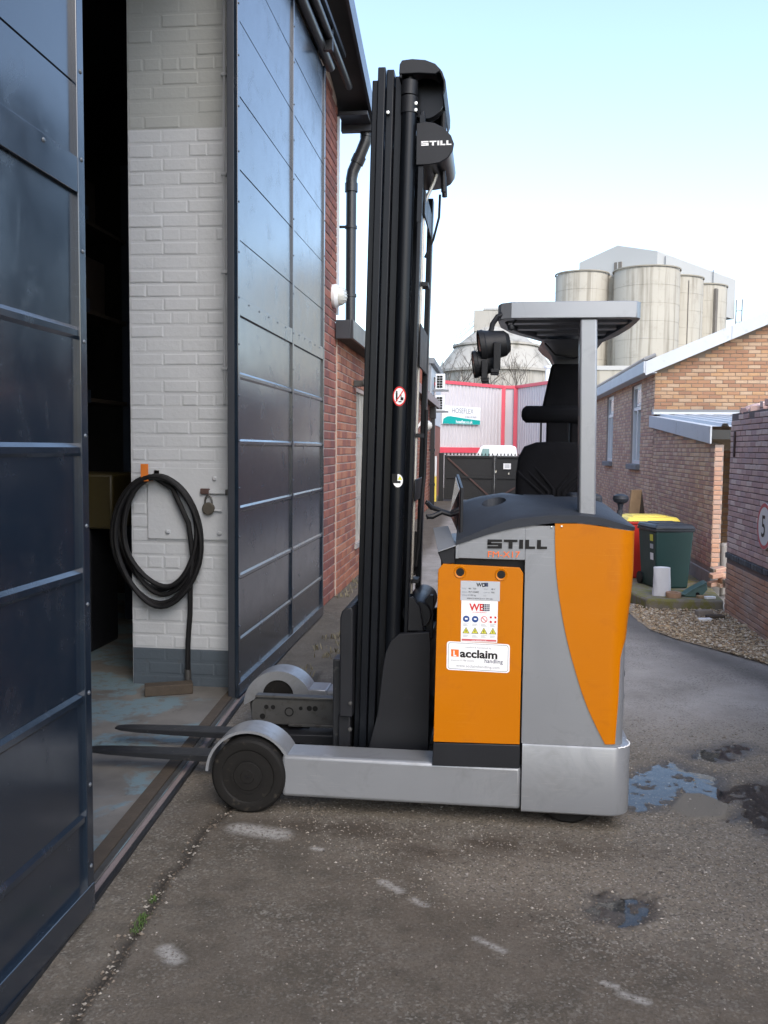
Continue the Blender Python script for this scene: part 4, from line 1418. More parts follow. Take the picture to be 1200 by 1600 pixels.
# ------------------------------------------------------------------ step with bins and clutter
mb = MB()
mb.prism([(1.50, 9.15), (1.56, 8.98), (1.75, 8.93), (2.05, 8.97), (2.29, 8.99), (2.385, 9.9), (2.385, 13.5), (1.25, 13.5), (1.24, 10.6), (1.40, 9.75)], 'z', 0, .12)
st = mb.build("concrete_step", "moss_concrete", bevel=.02)
tag(st, "broken mossy concrete step under the wheelie bins", "step")
rnd = random.Random(31)
for k in range(16):
    x, y = rnd.uniform(1.15, 1.50), 9.95 - rnd.random() * 1.2
    s = rnd.uniform(.025, .06)
    o = MB().obox((x, y, s * .45), (s, s * .3, 0), (-s * .25, s * .7, 0), (0, s * .1, s * .5)).build("rubble_stone", "stone", bevel=.012)
    tag(o, "small broken stone in the rubble beside the concrete step", "stone", "rubble beside the concrete step")
def bin_(name, label, cx, cy, rot, w, d, h, zb, body_m, lid_m, cat="bin"):
    b = thing(name, (cx, cy, zb), label, cat, "wheelie bins by the brick wall")
    ca, sa = math.cos(rot), math.sin(rot)
    def T(x, y, z):
        return (cx + x * ca - y * sa, cy + x * sa + y * ca, zb + z)
    def block(x0, x1, y0, y1, z0, X0, X1, Y0, Y1, z1):
        mb = MB()
        mb.add([T(x0, y0, z0), T(x1, y0, z0), T(x1, y1, z0), T(x0, y1, z0), T(X0, Y0, z1), T(X1, Y0, z1), T(X1, Y1, z1), T(X0, Y1, z1)],
               [(3, 2, 1, 0), (4, 5, 6, 7), (0, 1, 5, 4), (1, 2, 6, 5), (2, 3, 7, 6), (3, 0, 4, 7)])
        return mb
    k = .84
    block(-w / 2 * k, w / 2 * k, -d / 2 * k, d / 2 * k, .0, -w / 2, w / 2, -d / 2, d / 2, h * .90).build("body", body_m, b, .02, 3)
    block(-w / 2 * 1.04, w / 2 * 1.04, -d / 2 * 1.04, d / 2 * 1.06, h * .885, -w / 2 * 1.05, w / 2 * 1.05, -d / 2 * 1.05, d / 2 * 1.06, h * .93).build("rim", body_m if lid_m == "bin_yellow" else lid_m, b, .008)
    l = block(-w / 2 * 1.08, w / 2 * 1.08, -d / 2 * 1.10, d / 2 * 1.08, h * .935, -w / 2 * .95, w / 2 * .95, -d / 2 * .92, d / 2 * 1.02, h * 1.0).build("lid", lid_m, b, .014, 3)
    block(-w * .36, w * .36, -d * .30, d * .34, h * .998, -w * .33, w * .33, -d * .27, d * .31, h * 1.018).build("lid_panel", lid_m, l, .008)
    mb = MB()
    mb.tube([T(-w * .42, d * .50, h * .95), T(-w * .42, d * .60, h * .97), T(w * .42, d * .60, h * .97), T(w * .42, d * .50, h * .95)], .014, 8)
    mb.build("handle", lid_m, b)
    for s in (-1, 1):
        mb = MB()
        mb.cyl(T(s * w * .36, d * .42, h * .10), T(s * w * .48, d * .42, h * .10), h * .10, n=18)
        mb.build("wheel", "rubber", b)
    return b, T, block
b, T, block = bin_("wheelie_bin", "dark green wheelie bin with black lid in front of the red one", 1.885, 9.86, R(14), .42, .46, .68, .12, "bin_green", "bin_lid")
mb = MB()
for z0, z1, m in ((.50, .57, 2), (.42, .47, 1), (.30, .375, 0)):
    q = lambda y, z: T(-.178 - .034 * z / .68 - .006, y, z)
    mb.add([q(-.16, z0), q(-.08, z0), q(-.08, z1), q(-.16, z1)], [(0, 3, 2, 1)], m)
mb.build("stickers", ["ink_white", "ink_silver", "ink_yellow"], b, smooth=False)
bin_("wheelie_bin", "red wheelie bin with yellow lid behind the green one", 1.80, 10.62, R(10), .58, .52, .70, .12, "bin_red", "bin_yellow")
# paper sack
mb = MB()
rows = []
rnd = random.Random(8)
for j in range(8):
    v = j / 7
    r = []
    for i in range(21):
        t = 2 * math.pi * i / 20
        rad = .088 * (1.02 - .10 * v + .05 * math.sin(3 * t + v * 4) * (v > .1) + .03 * math.sin(7 * t + v * 9))
        r.append((1.735 + rad * math.cos(t), 9.20 + rad * .7 * math.sin(t), .12 + .285 * v))
    rows.append(r)
mb.grid(rows)
mb.add([(1.735, 9.20, .385)] + rows[-1][:-1], [(0, 1 + i, 1 + (i + 1) % 20) for i in range(20)])
o = mb.build("paper_sack", "paper", angle=25)
tag(o, "crumpled white paper sack standing in front of the green bin", "sack")
mb = MB()
mb.lathe([(.045, 0), (.072, 0), (.074, .01), (.074, .048), (.070, .052), (.045, .05), (.045, 0)], (1.835, 9.10, .121), (0, 0, 1), 26)
o = mb.build("tape_roll", "tan_tape")
tag(o, "tan round tape roll lying on the step beside the sack", "tape roll")
gb = thing("green_box", (2.06, 9.22, .12), "small green plastic box with sloped lid and dark hole on the step", "box")
mb = MB()
mb.prism([(1.935, .122), (2.11, .122), (2.17, .20), (2.16, .262), (2.03, .19)], 'y', 9.14, 9.28)
mb.build("box_body", "box_green", gb, .006)
mb = MB()
mb.prism([(1.88, .150), (1.96, .137), (2.032, .193), (2.162, .266), (2.158, .276), (2.028, .203), (1.955, .147), (1.885, .160)], 'y', 9.13, 9.29)
mb.build("sloped_lid", "box_green", gb, .003)
mb = MB(); mb.lathe([(0, 0), (.020, 0), (.020, .002), (0, .002)], (2.075, 9.1375, .150), (0, -1, 0), 16); mb.build("hole", "ink_black", gb)
for k, (x, y, z, s, m_, lab) in enumerate(((2.17, 9.04, .135, .05, "ink_white", "white plastic scrap on the step by the wall corner"), (2.12, 9.10, .13, .06, "timber", "flat broken brick piece on the step"), (2.02, 8.62, .045, .075, "stone", "grey stone lump lying on the gravel"),
                                     (2.10, 8.52, .035, .08, "timber_dirty", "dark timber offcut on the gravel"), (1.98, 8.40, .030, .06, "ink_white", "pale splinter of wood on the gravel"))):
    o = MB().obox((x, y, z), (s, s * .3, 0), (-s * .15, s * .45, 0), (0, 0, s * .3 if k != 2 else s * .55)).build("debris_piece", m_, bevel=s * .15)
    tag(o, lab, "debris")
for k, (x, y, rz, h, lab) in enumerate(((1.90, 12.2, .1, .93, "short leaning timber plank behind the bins"), (2.02, 12.3, -.12, .90, "second darker timber plank behind the bins"))):
    o = MB().obox((x, y, .12 + h / 2), (.07, .02, 0), (-.006, .02, 0), (rz * h / 2, .06, h / 2)).build("timber_plank", ["timber", "timber_dirty"][k], bevel=.006)
    tag(o, lab, "plank")

# ------------------------------------------------------------------ gate across the alley
gt = thing("yard_gate", (0.4, 27, 0), "black steel double gate with spiked top closing the alley", "gate")
for a, b in ((-1.36, .143), (.147, 2.30)):
    leaf = MB().box(a, b, 26.99, 27.01, .05, 1.36).build("leaf_sheet", "gate_black", gt)
    mb = MB()
    for x in (a + .03, b - .03):
        mb.box(x - .03, x + .03, 26.95, 26.989, .05, 1.38)
    for z in (.08, .72, 1.34):
        mb.box(a + .06, b - .06, 26.952, 26.988, z - .03, z + .03)
    mb.build("leaf_frame", "gate_black", leaf)
    mb = MB()
    p0, p1 = ((a + .1, 26.97, 1.3), (b - .1, 26.97, .12)) if a < 0 else ((b - .1, 26.97, 1.3), (a + .1, 26.97, .12))
    mb.bar(p0, p1, .03, .05)
    mb.build("brace", "rust_iron", leaf)
    x = a + .04
    while x < b:
        mb = MB()
        mb.prism([(x, 1.38), (x + .06, 1.38), (x + .03, 1.46)], 'y', 26.975, 26.995)
        mb.build("spike", "gate_black", leaf)
        x += .105
for x in (-1.45, 2.36):
    MB().box(x - .07, x + .07, 26.93, 27.07, 0, 1.44).build("gate_post", "gate_black", gt, .006)
MB().box(.40, .62, 26.942, 26.95, .98, 1.15).build("notice", "ink_white", gt)
mb = MB()
for k in range(3):
    mb.box(.44, .58, 26.938, 26.9415, 1.03 + k * .035, 1.043 + k * .035)
mb.build("notice_print", "ink_grey", gt)
MB().box(.16, .20, 26.925, 26.95, .86, .94).build("latch", "chrome", gt)
MB().box(.54, .58, 26.925, 26.95, .82, .88).build("padlock", "chrome", gt)
o = thing("marker_post", (-1.60, 26.6, 0), "thin white and yellow marker post beside the gate", "post")
MB().cyl((-1.60, 26.6, 0), (-1.60, 26.6, .75), .035, n=10).build("yellow_part", "bin_yellow", o)
MB().cyl((-1.60, 26.6, .75), (-1.60, 26.6, 1.35), .034, n=10).build("white_part", "white_plastic", o)

# white vans parked beyond the gate
def van(x0, x1, y0, y1, h, label):
    v = thing("van", ((x0 + x1) / 2, (y0 + y1) / 2, 0), label, "van", "vans parked beyond the gate")
    L = x1 - x0
    rows = []
    prof = [(0, .20), (0, .75), (.03, 1.0), (.10, 1.20), (.24, h * .97), (.30, h), (.90, h), (.98, h * .97), (1.0, h * .85), (1.0, .20)]
    mb = MB()
    mb.prism([(x0 + a * L, z) for a, z in prof], 'y', y0, y1)
    mb.build("body", "van_white", v, .05, 3)
    mb = MB()
    mb.add([(x0 + L * .105, y0 + .08, 1.24), (x0 + L * .105, y1 - .08, 1.24), (x0 + L * .235, y1 - .12, h * .95), (x0 + L * .235, y0 + .12, h * .95)], [(0, 3, 2, 1)])
    for q in mb.v:
        pass
    mb.v = [(a - .02, b_, c + .012) for a, b_, c in mb.v]
    mb.build("windscreen", "glass_van", v)
    mb = MB()
    mb.add([(x0 + L * .20, y0 - .012, 1.12), (x0 + L * .42, y0 - .012, 1.12), (x0 + L * .42, y0 - .012, h * .93), (x0 + L * .28, y0 - .012, h * .93)], [(0, 1, 2, 3)])
    mb.build("side_window", "glass_van", v)
    for x in (x0 + L * .18, x0 + L * .82):
        for y in (y0 + .02, y1 - .14):
            MB().cyl((x, y - .03, .22), (x, y + .12, .22), .22, n=20).build("wheel", "rubber", v)
    return v
van(-.70, .90, 30.6, 31.5, 1.70, "white van with pale windscreen parked behind the gate")
van(.98, 3.2, 30.9, 31.9, 1.68, "second white van parked behind the gate, partly hidden by the seat")

# ------------------------------------------------------------------ corrugated warehouse
wh = thing("warehouse", (0.5, 39, 0), "grey corrugated warehouse with red trim beyond the gate", "warehouse")
def clad(p0, p1, z0, z1, name="cladding", mt="cladding"):
    p0, p1 = Vector((*p0, 0)), Vector((*p1, 0))
    d = (p1 - p0)
    L = d.length
    d.normalize()
    n = Vector((d.y, -d.x, 0))
    top, bot = [], []
    u = 0
    while u < L:
        for du, h in ((0, 0), (.10, 0), (.13, .045), (.19, .045), (.22, 0)):
            if u + du > L:
                break
            q = p0 + d * (u + du) + n * h
            top.append((q.x, q.y, z1)); bot.append((q.x, q.y, z0))
        u += .22
    mb = MB()
    mb.grid([top, bot])
    return mb.build(name, mt, wh, angle=15)
A, B_, C_, D_ = (-7.0, 30.07), (.56, 39.3), (1.06, 39.3), (5.2, 29.6)
A = (-7.0, 29.9)
A = (.56 - 9.0 * .634, 39.3 - 9.0 * .773)
clad(A, B_, 0, 4.19)
MB().box(.62, 1.0, 39.26, 39.34, 0, 4.15).build("corner_panel", "cladding", wh)
clad(C_, (1.06 + 5 * .404, 39.3 - 5 * .915), 0, 4.19)
mb = MB()
mb.bar((A[0], A[1], 4.24), (B_[0], B_[1], 4.24), .16, .13)
mb.bar((B_[0], B_[1] - .02, 4.241), (C_[0], C_[1] - .02, 4.241), .16, .128)
mb.bar((C_[0], C_[1], 4.24), (1.06 + 5 * .404, 39.3 - 5 * .915, 4.24), .16, .13)
mb.build("eave_trim", "red_trim", wh)
for x in (.52, 1.06):
    MB().box(x - .09, x + .09, 39.10, 39.24, 0, 4.18).build("corner_trim", "red_trim", wh, .01)
mb = MB()
mb.bar((A[0] + .06, A[1] - .06, 1.52), (B_[0] - .05, B_[1] - .1, 1.52), .1, .22)
mb.build("base_rail", "red_trim", wh)
MB().add([(A[0], A[1], 4.2), (B_[0], B_[1], 4.2), (C_[0], C_[1], 4.2), (3.1, 34.8, 4.2), (8, 45, 4.2), (-8, 45, 4.2)], [tuple(range(6))]).build("roof", "roof_sheet", wh)
MB().cyl((2.35, 38.6, 4.2), (2.35, 38.6, 5.0), .10, n=12).build("flue", "white_plastic", wh)
MB().cyl((2.35, 38.6, 5.0), (2.35, 38.6, 5.08), .17, n=12).build("flue_cap", "white_plastic", wh)

# company sign, on the warehouse wall
sd = Vector((.634, .773, 0)); sn = Vector((.773, -.634, 0))
s0 = Vector((-2.02, 36.16, 0)) + sn * .10
sign = thing("company_sign", (s0.x + .8, s0.y + .9, 2.5), "white and green company sign on the corrugated warehouse", "sign")
def SP(u, z, k=0):
    q = s0 + sd * u + sn * (.03 + k)
    return (q.x, q.y, z)
SWID = 2.35
mb = MB()
mb.obox(s0 + sd * SWID / 2 + Vector((0, 0, 2.93)), sd * SWID / 2, sn * .025, (0, 0, .36))
mb.build("board", "ink_white", sign)
mb = MB()
pts = [SP(.02, 2.58, .004), SP(SWID - .02, 2.58, .004), SP(SWID - .02, 2.76, .004)] + [SP(SWID * t, 2.76 + .17 * (1 - t) ** 1.3 * (1 if t > .12 else .75), .004) for t in (.8, .6, .45, .3, .2, .12)] + [SP(.06, 2.78, .004)]
mb.add(pts, [tuple(range(len(pts)))])
mb.build("green_field", "ink_teal", sign, smooth=False)
mb = MB()
mb.text("HOSEFLEX", SP(.55, 3.02, .006), sd, (0, 0, 1), .30, .96)
mb.build("name_lettering", "ink_grey", sign, smooth=False)
mb = MB(); mb.text("01462 813600", SP(1.35, 2.84, .006), sd, (0, 0, 1), .13, 1.0); mb.build("phone_lettering", "ink_grey", sign, smooth=False)
mb = MB(); mb.text("hoseflex.co.uk", SP(.80, 2.615, .007), sd, (0, 0, 1), .18, 1.0, bold=.004); mb.build("web_lettering", "ink_white", sign, smooth=False)

# ------------------------------------------------------------------ conical silo behind the warehouse
cs = thing("conical_silo", (.25, 55, 0), "round concrete store with conical roof behind the warehouse", "silo")
mb = MB(); mb.lathe([(3.35, 0), (3.35, 6.15)], (.25, 55, 0), (0, 0, 1), 40); mb.build("drum", "dome_concrete", cs)
mb = MB(); mb.lathe([(3.30, 6.10), (3.55, 6.10), (3.55, 6.25), (2.45, 7.68), (2.45, 7.70)], (.25, 55, 0), (0, 0, 1), 40); mb.build("lower_cone", "dome_concrete", cs)
mb = MB(); mb.lathe([(2.45, 7.66), (2.62, 7.66), (2.62, 7.78), (2.35, 7.80), (1.10, 8.80), (0, 8.82)], (.25, 55, 0), (0, 0, 1), 40); mb.build("upper_cone", "dome_concrete", cs)
for k in range(20):
    a = 2 * math.pi * k / 20
    mb = MB(); mb.bar((.25 + 3.36 * math.cos(a), 55 + 3.36 * math.sin(a), 0.2), (.25 + 3.36 * math.cos(a), 55 + 3.36 * math.sin(a), 6.1), .10, .10, upv=(1, 0, 0)); mb.build("drum_rib", "dome_concrete", cs)
MB().box(-1.10, .90, 54.2, 56, 8.55, 9.80).build("top_cabin", "dome_concrete", cs, .02)
MB().box(-.55, .95, 54.15, 56, 9.80, 9.95).build("cabin_roof", "silo_house", cs, .02)
mb = MB()
for s in (0, .25):
    mb.tube([(-2.35, 54 + s * 3, 7.8), (-1.1, 54 + s * 3, 8.95)], .03, 6)
    mb.tube([(-2.35, 54 + s * 3, 8.1), (-1.1, 54 + s * 3, 9.25)], .025, 6)
for t in np.linspace(0, 1, 6):
    mb.tube([(-2.35 + 1.25 * t, 54, 7.8 + 1.15 * t), (-2.35 + 1.25 * t, 54, 8.1 + 1.15 * t)], .02, 6)
mb.build("stair_rail", "sheet_white", cs)

# ------------------------------------------------------------------ concrete silo block with white top house
sb = thing("silo_block", (16, 100, 0), "tall cream concrete silos with white gabled house on top", "silo")
TOPZ = 19.8
r_ = Vector((.809, -.588, 0)); s_ = Vector((.588, .809, 0))
def silo(cx, cy, r, top=TOPZ):
    mb = MB(); mb.lathe([(r, 0), (r, top), (r - .15, top + .25), (0, top + .25)], (cx, cy, 0), (0, 0, 1), 44)
    return mb.build("silo", "silo_concrete", sb, angle=50)
P = [(9.35, 98.3, 2.75), (15.75, 96.8, 3.35), (19.45, 101.9, 3.1), (23.2, 107.0, 3.1)]
for p in P:
    silo(*p)
silo(12.1, 100.6, 2.6, TOPZ - .1)
for (x, y), w in (((18.98, 98.75), .35), ((22.55, 103.9), .40), ((20.6, 99.3), .40), ((24.6, 104.3), .45)):  # narrow dark vertical strips against the silo sides
    MB().obox((x, y, 9.6), r_ * .12, s_ * w, (0, 0, 9.9)).build("dark_strip", "silo_dark", sb)
MB().obox((12.5, 98.2, 9.7), r_ * 3.6, s_ * .4, (0, 0, 9.95)).build("infill_wall", "silo_concrete", sb)
cr = Vector((16.5, 95.2, 0)); fl_ = cr - r_ * 9.0
EZ, PZ, BZ = 21.8, 23.0, 19.9
mb = MB()
q = [cr, fl_, fl_ + s_ * 20.3, cr + s_ * 20.3]
pk0, pk1 = (cr + fl_) / 2, (cr + fl_) / 2 + s_ * 20.3
mb.add([(*p.xy, 17.2) for p in q] + [(*p.xy, EZ) for p in q] + [(*pk0.xy, PZ), (*pk1.xy, PZ)],
       [(0, 1, 5, 8, 4), (3, 0, 4, 7), (1, 2, 6, 5), (2, 3, 7, 9, 6), (4, 8, 9, 7), (8, 5, 6, 9)])
tophouse = mb.build("top_house", "silo_house", sb, smooth=False)
wp = cr - r_ * 4.35
MB().obox((*(wp - s_ * .05).xy, 20.75), r_ * .42, s_ * .06, (0, 0, .5)).build("window", "silo_dark", tophouse)
MB().obox((*(wp - s_ * .12).xy, 20.75), r_ * .05, s_ * .03, (0, 0, .5)).build("window_bar", "silo_house", tophouse)
mb = MB()
for k in (0, 1):
    p = cr + s_ * 20.0 + r_ * (.3 + k * .7)
    mb.cyl((*p.xy, 8), (*p.xy, 19.4), .07, n=6)
p = cr + s_ * 20.0 + r_ * .65
for z in np.arange(9, 19.3, 1.3):
    mb.bar((*(p - r_ * .35).xy, z), (*(p + r_ * .35).xy, z), .08, .08)
mb.build("ladder", "grey_board", sb)
for t, h in ((13.5, 1.3), (1.5, .9)):
    p = cr + s_ * t + r_ * .15
    MB().cyl((*p.xy, 20.5), (*p.xy, 20.6 + h), .06, n=6).build("mast_pole", "grey_board", sb)
mb = MB()
mb.box(9.8, 13.8, 88, 92, 0, 9.2)
mb.build("annex", "silo_concrete", sb)
MB().box(9.6, 14.0, 87.9, 92, 9.2, 9.6).build("annex_roof", "silo_house", sb)
MB().cyl((20.3, 92, 0), (20.3, 92, 12.0), .5, n=14).build("vent_stack", "silo_house", sb)
MB().cyl((21.1, 92, 0), (21.1, 92, 12.0), .35, n=14).build("vent_stack", "silo_house", sb)

for (px_, py_, pr_) in P:      # rain streaks, hoops and rails on the silos
    mb = MB()
    for z in np.arange(2.0, TOPZ, 1.8):
        mb.lathe([(pr_ + .003, z), (pr_ + .02, z + .02), (pr_ + .003, z + .05)], (px_, py_, 0), (0, 0, 1), 44)
    mb.build("lift_joints", "silo_concrete", sb)
    mb = MB(); mb.lathe([(pr_ - .05, TOPZ + 0.2), (pr_ + .10, TOPZ + .2), (pr_ + .10, TOPZ + .32), (pr_ - .05, TOPZ + .32)], (px_, py_, 0), (0, 0, 1), 44); mb.build("rim", "silo_streak", sb)

# ------------------------------------------------------------------ bare shrubs in front of the conical silo
def bare_tree(x, y, h, seed, label, spread=.5):
    rnd = random.Random(seed)
    t = thing("bare_tree", (x, y, 0), label, "tree", "bare trees behind the warehouse")
    tr_, tw = MB(), MB()
    def grow(p, d, l, r, depth):
        q = p + d * l
        mid = (p + q) / 2 + Vector((rnd.gauss(0, .04), rnd.gauss(0, .04), 0)) * l
        (tr_ if depth < 2 else tw).tube([p, mid, q], [r, r * .85, r * .68], 5 if depth > 1 else 7)
        if depth >= 5:
            return
        for _ in range(3 if depth < 4 else 2):
            nd = (d + Vector((rnd.gauss(0, spread), rnd.gauss(0, spread), rnd.uniform(-.1, .35)))).normalized()
            grow(q if rnd.random() < .6 else mid, nd, l * rnd.uniform(.58, .82), r * .62, depth + 1)
    grow(Vector((x, y, 0)), Vector((rnd.gauss(0, .05), 0, 1)).normalized(), h * .34, h * .009, 0)
    tr_.build("trunk", "bark", t)
    tw.build("crown", "bark", t)
bare_tree(-2.75, 46, 7.6, 2, "bare tree at the left side of the conical silo")
bare_tree(-1.9, 47, 6.8, 14, "thin bare shrub left of the black work lamp, against the conical silo")
bare_tree(2.35, 46.5, 7.4, 5, "bare tree at the right side of the conical silo", .4)

# ------------------------------------------------------------------ reach truck
YN, YF, YC = 3.66, 4.86, 4.26
tk = thing("reach_truck", (-.25, YC, 0), "orange and silver reach truck with tall black mast facing the doorway", "forklift")
def interp(x, pts):
    return float(np.interp(x, [p[0] for p in pts], [p[1] for p in pts]))
LOWE = [(-.133, 1.175), (-.009, 1.221), (.094, 1.249), (.222, 1.270), (.262, 1.275), (.36, 1.277), (.424, 1.271), (.575, 1.249), (.62, 1.24)]
STRIP = [(-.14, 1.190), (-.01, 1.248), (.093, 1.287), (.246, 1.306), (.36, 1.308), (.448, 1.300), (.575, 1.264), (.62, 1.25)]
HTOP = [(-.14, 1.325), (-.05, 1.352), (.06, 1.372), (.15, 1.362), (.296, 1.357), (.42, 1.362), (.50, 1.336), (.56, 1.292), (.60, 1.262)]

# --- support arms with load wheels
def arm(y0, y1, name):
    mb = MB()
    mb.box(-.86, .152, y0, y1, .077, .258)
    return mb.build(name, "silver", tk, .016, 3)
arm(YN + .006, YN + .17, "support_arm")
arm(4.69, 4.855, "support_arm")
MB().box(-.80, .14, 4.50, 4.68, .20, .235).build("arm_flange", "silver", tk, .004)
WXC, WZC, WR = -1.005, .163, .163
def load_wheel(y0, y1, near, WXC=WXC):
    mb = MB()
    s = -1 if near else 1
    o = y0 if near else y1
    ax = (0, s, 0)
    d = y1 - y0
    mb.lathe([(0, 0.006), (.028, .006), (.030, .002), (.060, .001), (.063, -.003), (.112, -.003), (.117, .001), (.128, .003), (.150, .001), (.159, -.006), (.163, -.016), (.163, -d + .015), (.155, -d), (0, -d)], (WXC, o, WZC), ax, 48)
    w = mb.build("load_wheel", "tyre", tk, angle=25)
    mb = MB()
    for dx in (-.008, .008):
        mb.lathe([(0, .0085), (.006, .0085), (.006, .006)], (WXC + dx, o, WZC), ax, 10)
    mb.build("hub_bolts", "rubber", w)
    mb = MB()
    mb.lathe([(.070, .0015), (.074, .0015)], (WXC, o - .0006, WZC), ax, 40)
    mb.build("hub_ring", "tyre", w)
load_wheel(YN - .012, YN + .14, True)
load_wheel(4.70, 4.85, False, -1.12)
def fender(y0, y1, plate_y=None, WXC=WXC):
    mb = MB()
    ro, ri = .193, .181
    rows = []
    angs = np.linspace(R(-2), R(178), 30)
    for a in angs:
        c, s = math.cos(a), math.sin(a)
        rows.append([(WXC + ro * c, y0, WZC + ro * s), (WXC + ro * c, y1, WZC + ro * s), (WXC + ri * c, y1, WZC + ri * s), (WXC + ri * c, y0, WZC + ri * s), (WXC + ro * c, y0, WZC + ro * s)])
    mb.grid(rows)
    mb.add([r for r in rows[0][:4]], [(0, 1, 2, 3)])
    mb.add([r for r in rows[-1][:4]], [(3, 2, 1, 0)])
    f = mb.build("fender", "silver", tk, angle=40)
    # gusset to the arm
    MB().box(WXC + .165, -.855, y0 + .002, y1 - .002, .079, .262).build("gusset", "silver", f, .006)
    if plate_y is not None:
        mb = MB()
        outer = [(WXC + .190 * math.cos(a), WZC + .190 * math.sin(a)) for a in np.linspace(0, math.pi, 24)]
        inner = [(WXC + .085 * math.cos(a), WZC + .06 + .085 * math.sin(a)) for a in np.linspace(math.pi, 0, 18)]
        for (a, b), (c, d) in zip(zip(outer[:-1], outer[1:]), [(inner[::-1][min(17, int(i * 17 / 23))], inner[::-1][min(17, int((i + 1) * 17 / 23))]) for i in range(23)]):
            mb.add([(a[0], plate_y, a[1]), (b[0], plate_y, b[1]), (d[0], plate_y, d[1]), (c[0], plate_y, c[1])], [(0, 1, 2, 3)])
        mb.build("fender_plate", "silver", f)
fender(YN + .010, YN + .165)
fender(4.69, 4.855, 4.688, -1.12)
# grey inner rail with holes on the far side
mb = MB()
mb.prism([(-1.20, .25), (-1.175, .285), (-.66, .285), (-.66, .145), (-1.175, .145), (-1.20, .17)], 'y', 4.43, 4.45)
rail = mb.build("reach_rail", "worn_steel", tk, .004)
MB().box(-1.175, -.66, 4.415, 4.47, .2855, .298).build("rail_flange", "worn_steel", rail, .003)
MB().box(-1.0, -.66, 4.405, 4.429, .145, .160).build("rail_lip", "worn_steel", rail, .003)
for x, z, r in ((-1.12, .235, .012), (-1.085, .235, .012), (-1.14, .185, .015), (-.94, .235, .010), (-.895, .237, .014), (-.865, .237, .014)):
    mb = MB(); mb.lathe([(0, .0015), (r, .0015), (r, 0)], (x, 4.43, z), (0, -1, 0), 14); mb.build("bolt_hole", "ink_black", rail)
mb = MB(); mb.lathe([(.018, .003), (.024, .003)], (-1.00, 4.429, .215), (0, -1, 0), 20); mb.build("stamp_ring", "ink_black", rail)
MB().cyl((-1.03, 4.46, .10), (-1.03, 4.66, .10), .10, n=24).build("guide_roller", "tyre", tk)
# drive wheel
MB().cyl((.355, 3.735, .135), (.355, 3.87, .135), .135, n=32).build("drive_wheel", "tyre", tk, .012)

# --- chassis: lower bumper ring and upper body
def plan(x0, x1, y0, y1, r, n=10):
    pts = [(x0, y0)]
    for k in range(n + 1):
        a = -math.pi / 2 + math.pi / 2 * k / n
        pts.append((x1 - r + r * math.cos(a), y0 + r + r * math.sin(a)))
    for k in range(n + 1):
        a = math.pi / 2 * k / n
        pts.append((x1 - r + r * math.cos(a), y1 - r + r * math.sin(a)))
    pts.append((x0, y1))
    return pts
mb = MB()
rows = []
for z, ins in ((.070, .012), (.078, .002), (.09, 0), (.352, 0), (.360, .003), (.364, .016)):
    rows.append([(x, y, z) for x, y in plan(.154, .598 - ins, YN - .004 + ins, YF + .004 - ins, .085)])
mb.grid(rows)
mb.add(rows[0], [tuple(range(len(rows[0])))[::-1]])
mb.add(rows[-1], [tuple(range(len(rows[-1])))])
mb.add([r[0] for r in rows] + [r[-1] for r in rows[::-1]], [tuple(range(2 * len(rows)))])
bumper = mb.build("bumper", "silver", tk, angle=40)
mb = MB()
mb.tube([(.598 - .085 + .083 * math.cos(t), YN + .081 + .083 * math.sin(t), .3605 + .0012 * math.sin(t * 23)) for t in np.linspace(R(-72), R(35), 26)], [.0012 + .0022 * abs(math.sin(k * 1.7)) for k in range(26)], 6)
mb.build("edge_scuff", "ink_white", bumper)
XR = [(.36, .566), (.42, .566), (.55, .568), (.70, .566), (.80, .566), (.88, .570), (.96, .579), (1.07, .586), (1.28, .586)]
def xr(z):
    return interp(z, XR)
mb = MB()
rows = []
for v in np.linspace(0, 1, 14):
    z = .362 + v * (1.268 - .362)
    row = []
    for x, y in plan(.150, xr(z), YN + .003, YF - .003, .075):
        zt = interp(x, LOWE) + .004
        row.append((x, y, .362 + v * (zt - .362)))
    rows.append(row)
mb.grid(rows)
mb.add(rows[-1], [tuple(range(len(rows[-1])))])
mb.add([r[0] for r in rows] + [r[-1] for r in rows[::-1]], [tuple(range(2 * len(rows)))])
body = mb.build("body", "silver", tk, angle=40)
# orange inlay sweeping round the rear corner
OL = [(.374, .486), (.400, .473), (.460, .442), (.527, .411), (.590, .387), (.655, .366), (.740, .340), (.820, .319), (.900, .302), (.966, .290), (1.04, .279), (1.112, .271), (1.20, .267), (1.28, .265)]
mb = MB()
rows = []
for v in np.linspace(0, 1, 26):
    z = .374 + v * (1.262 - .374)
    xl = interp(z, OL)
    rr, X1 = .075, xr(z)
    amax = R(float(np.interp(z, [.37, .75, .86, .98, 1.28], [-62, -50, 8, 30, 30])))
    if z < .385:
        xl = max(xl, .487)
    row = []
    for k in range(9):
        x = xl + (X1 - rr - xl) * k / 8
        row.append((x, YN - .001, z))
    for k in range(1, 10):
        a = -math.pi / 2 + (amax + math.pi / 2) * k / 9
        row.append((X1 - rr + (rr + .004) * math.cos(a), YN + .003 + rr + (rr + .004) * math.sin(a), z))
    row = [(x, y, z if v < 1 else interp(x, LOWE) - .002) for x, y, z in row]
    rows.append(row)
mb.grid(rows)
inner = [[(x, y + .004, z) for x, y, z in r] for r in rows]
mb.add([r[0] for r in rows] + [r[0] for r in inner], [(i, i + 1, 26 + i + 1, 26 + i) for i in range(25)])
orange = mb.build("side_cover", "orange_paint", tk, angle=40)
for x, z, par, m in ((.252, 1.258, body, "chrome"), (.292, 1.262, orange, "chrome")):
    mb = MB(); mb.lathe([(0, .004), (.004, .0035), (.006, 0)], (x, YN + (.003 if par is body else -.001), z), (0, -1, 0), 12); mb.build("screw", m, par)
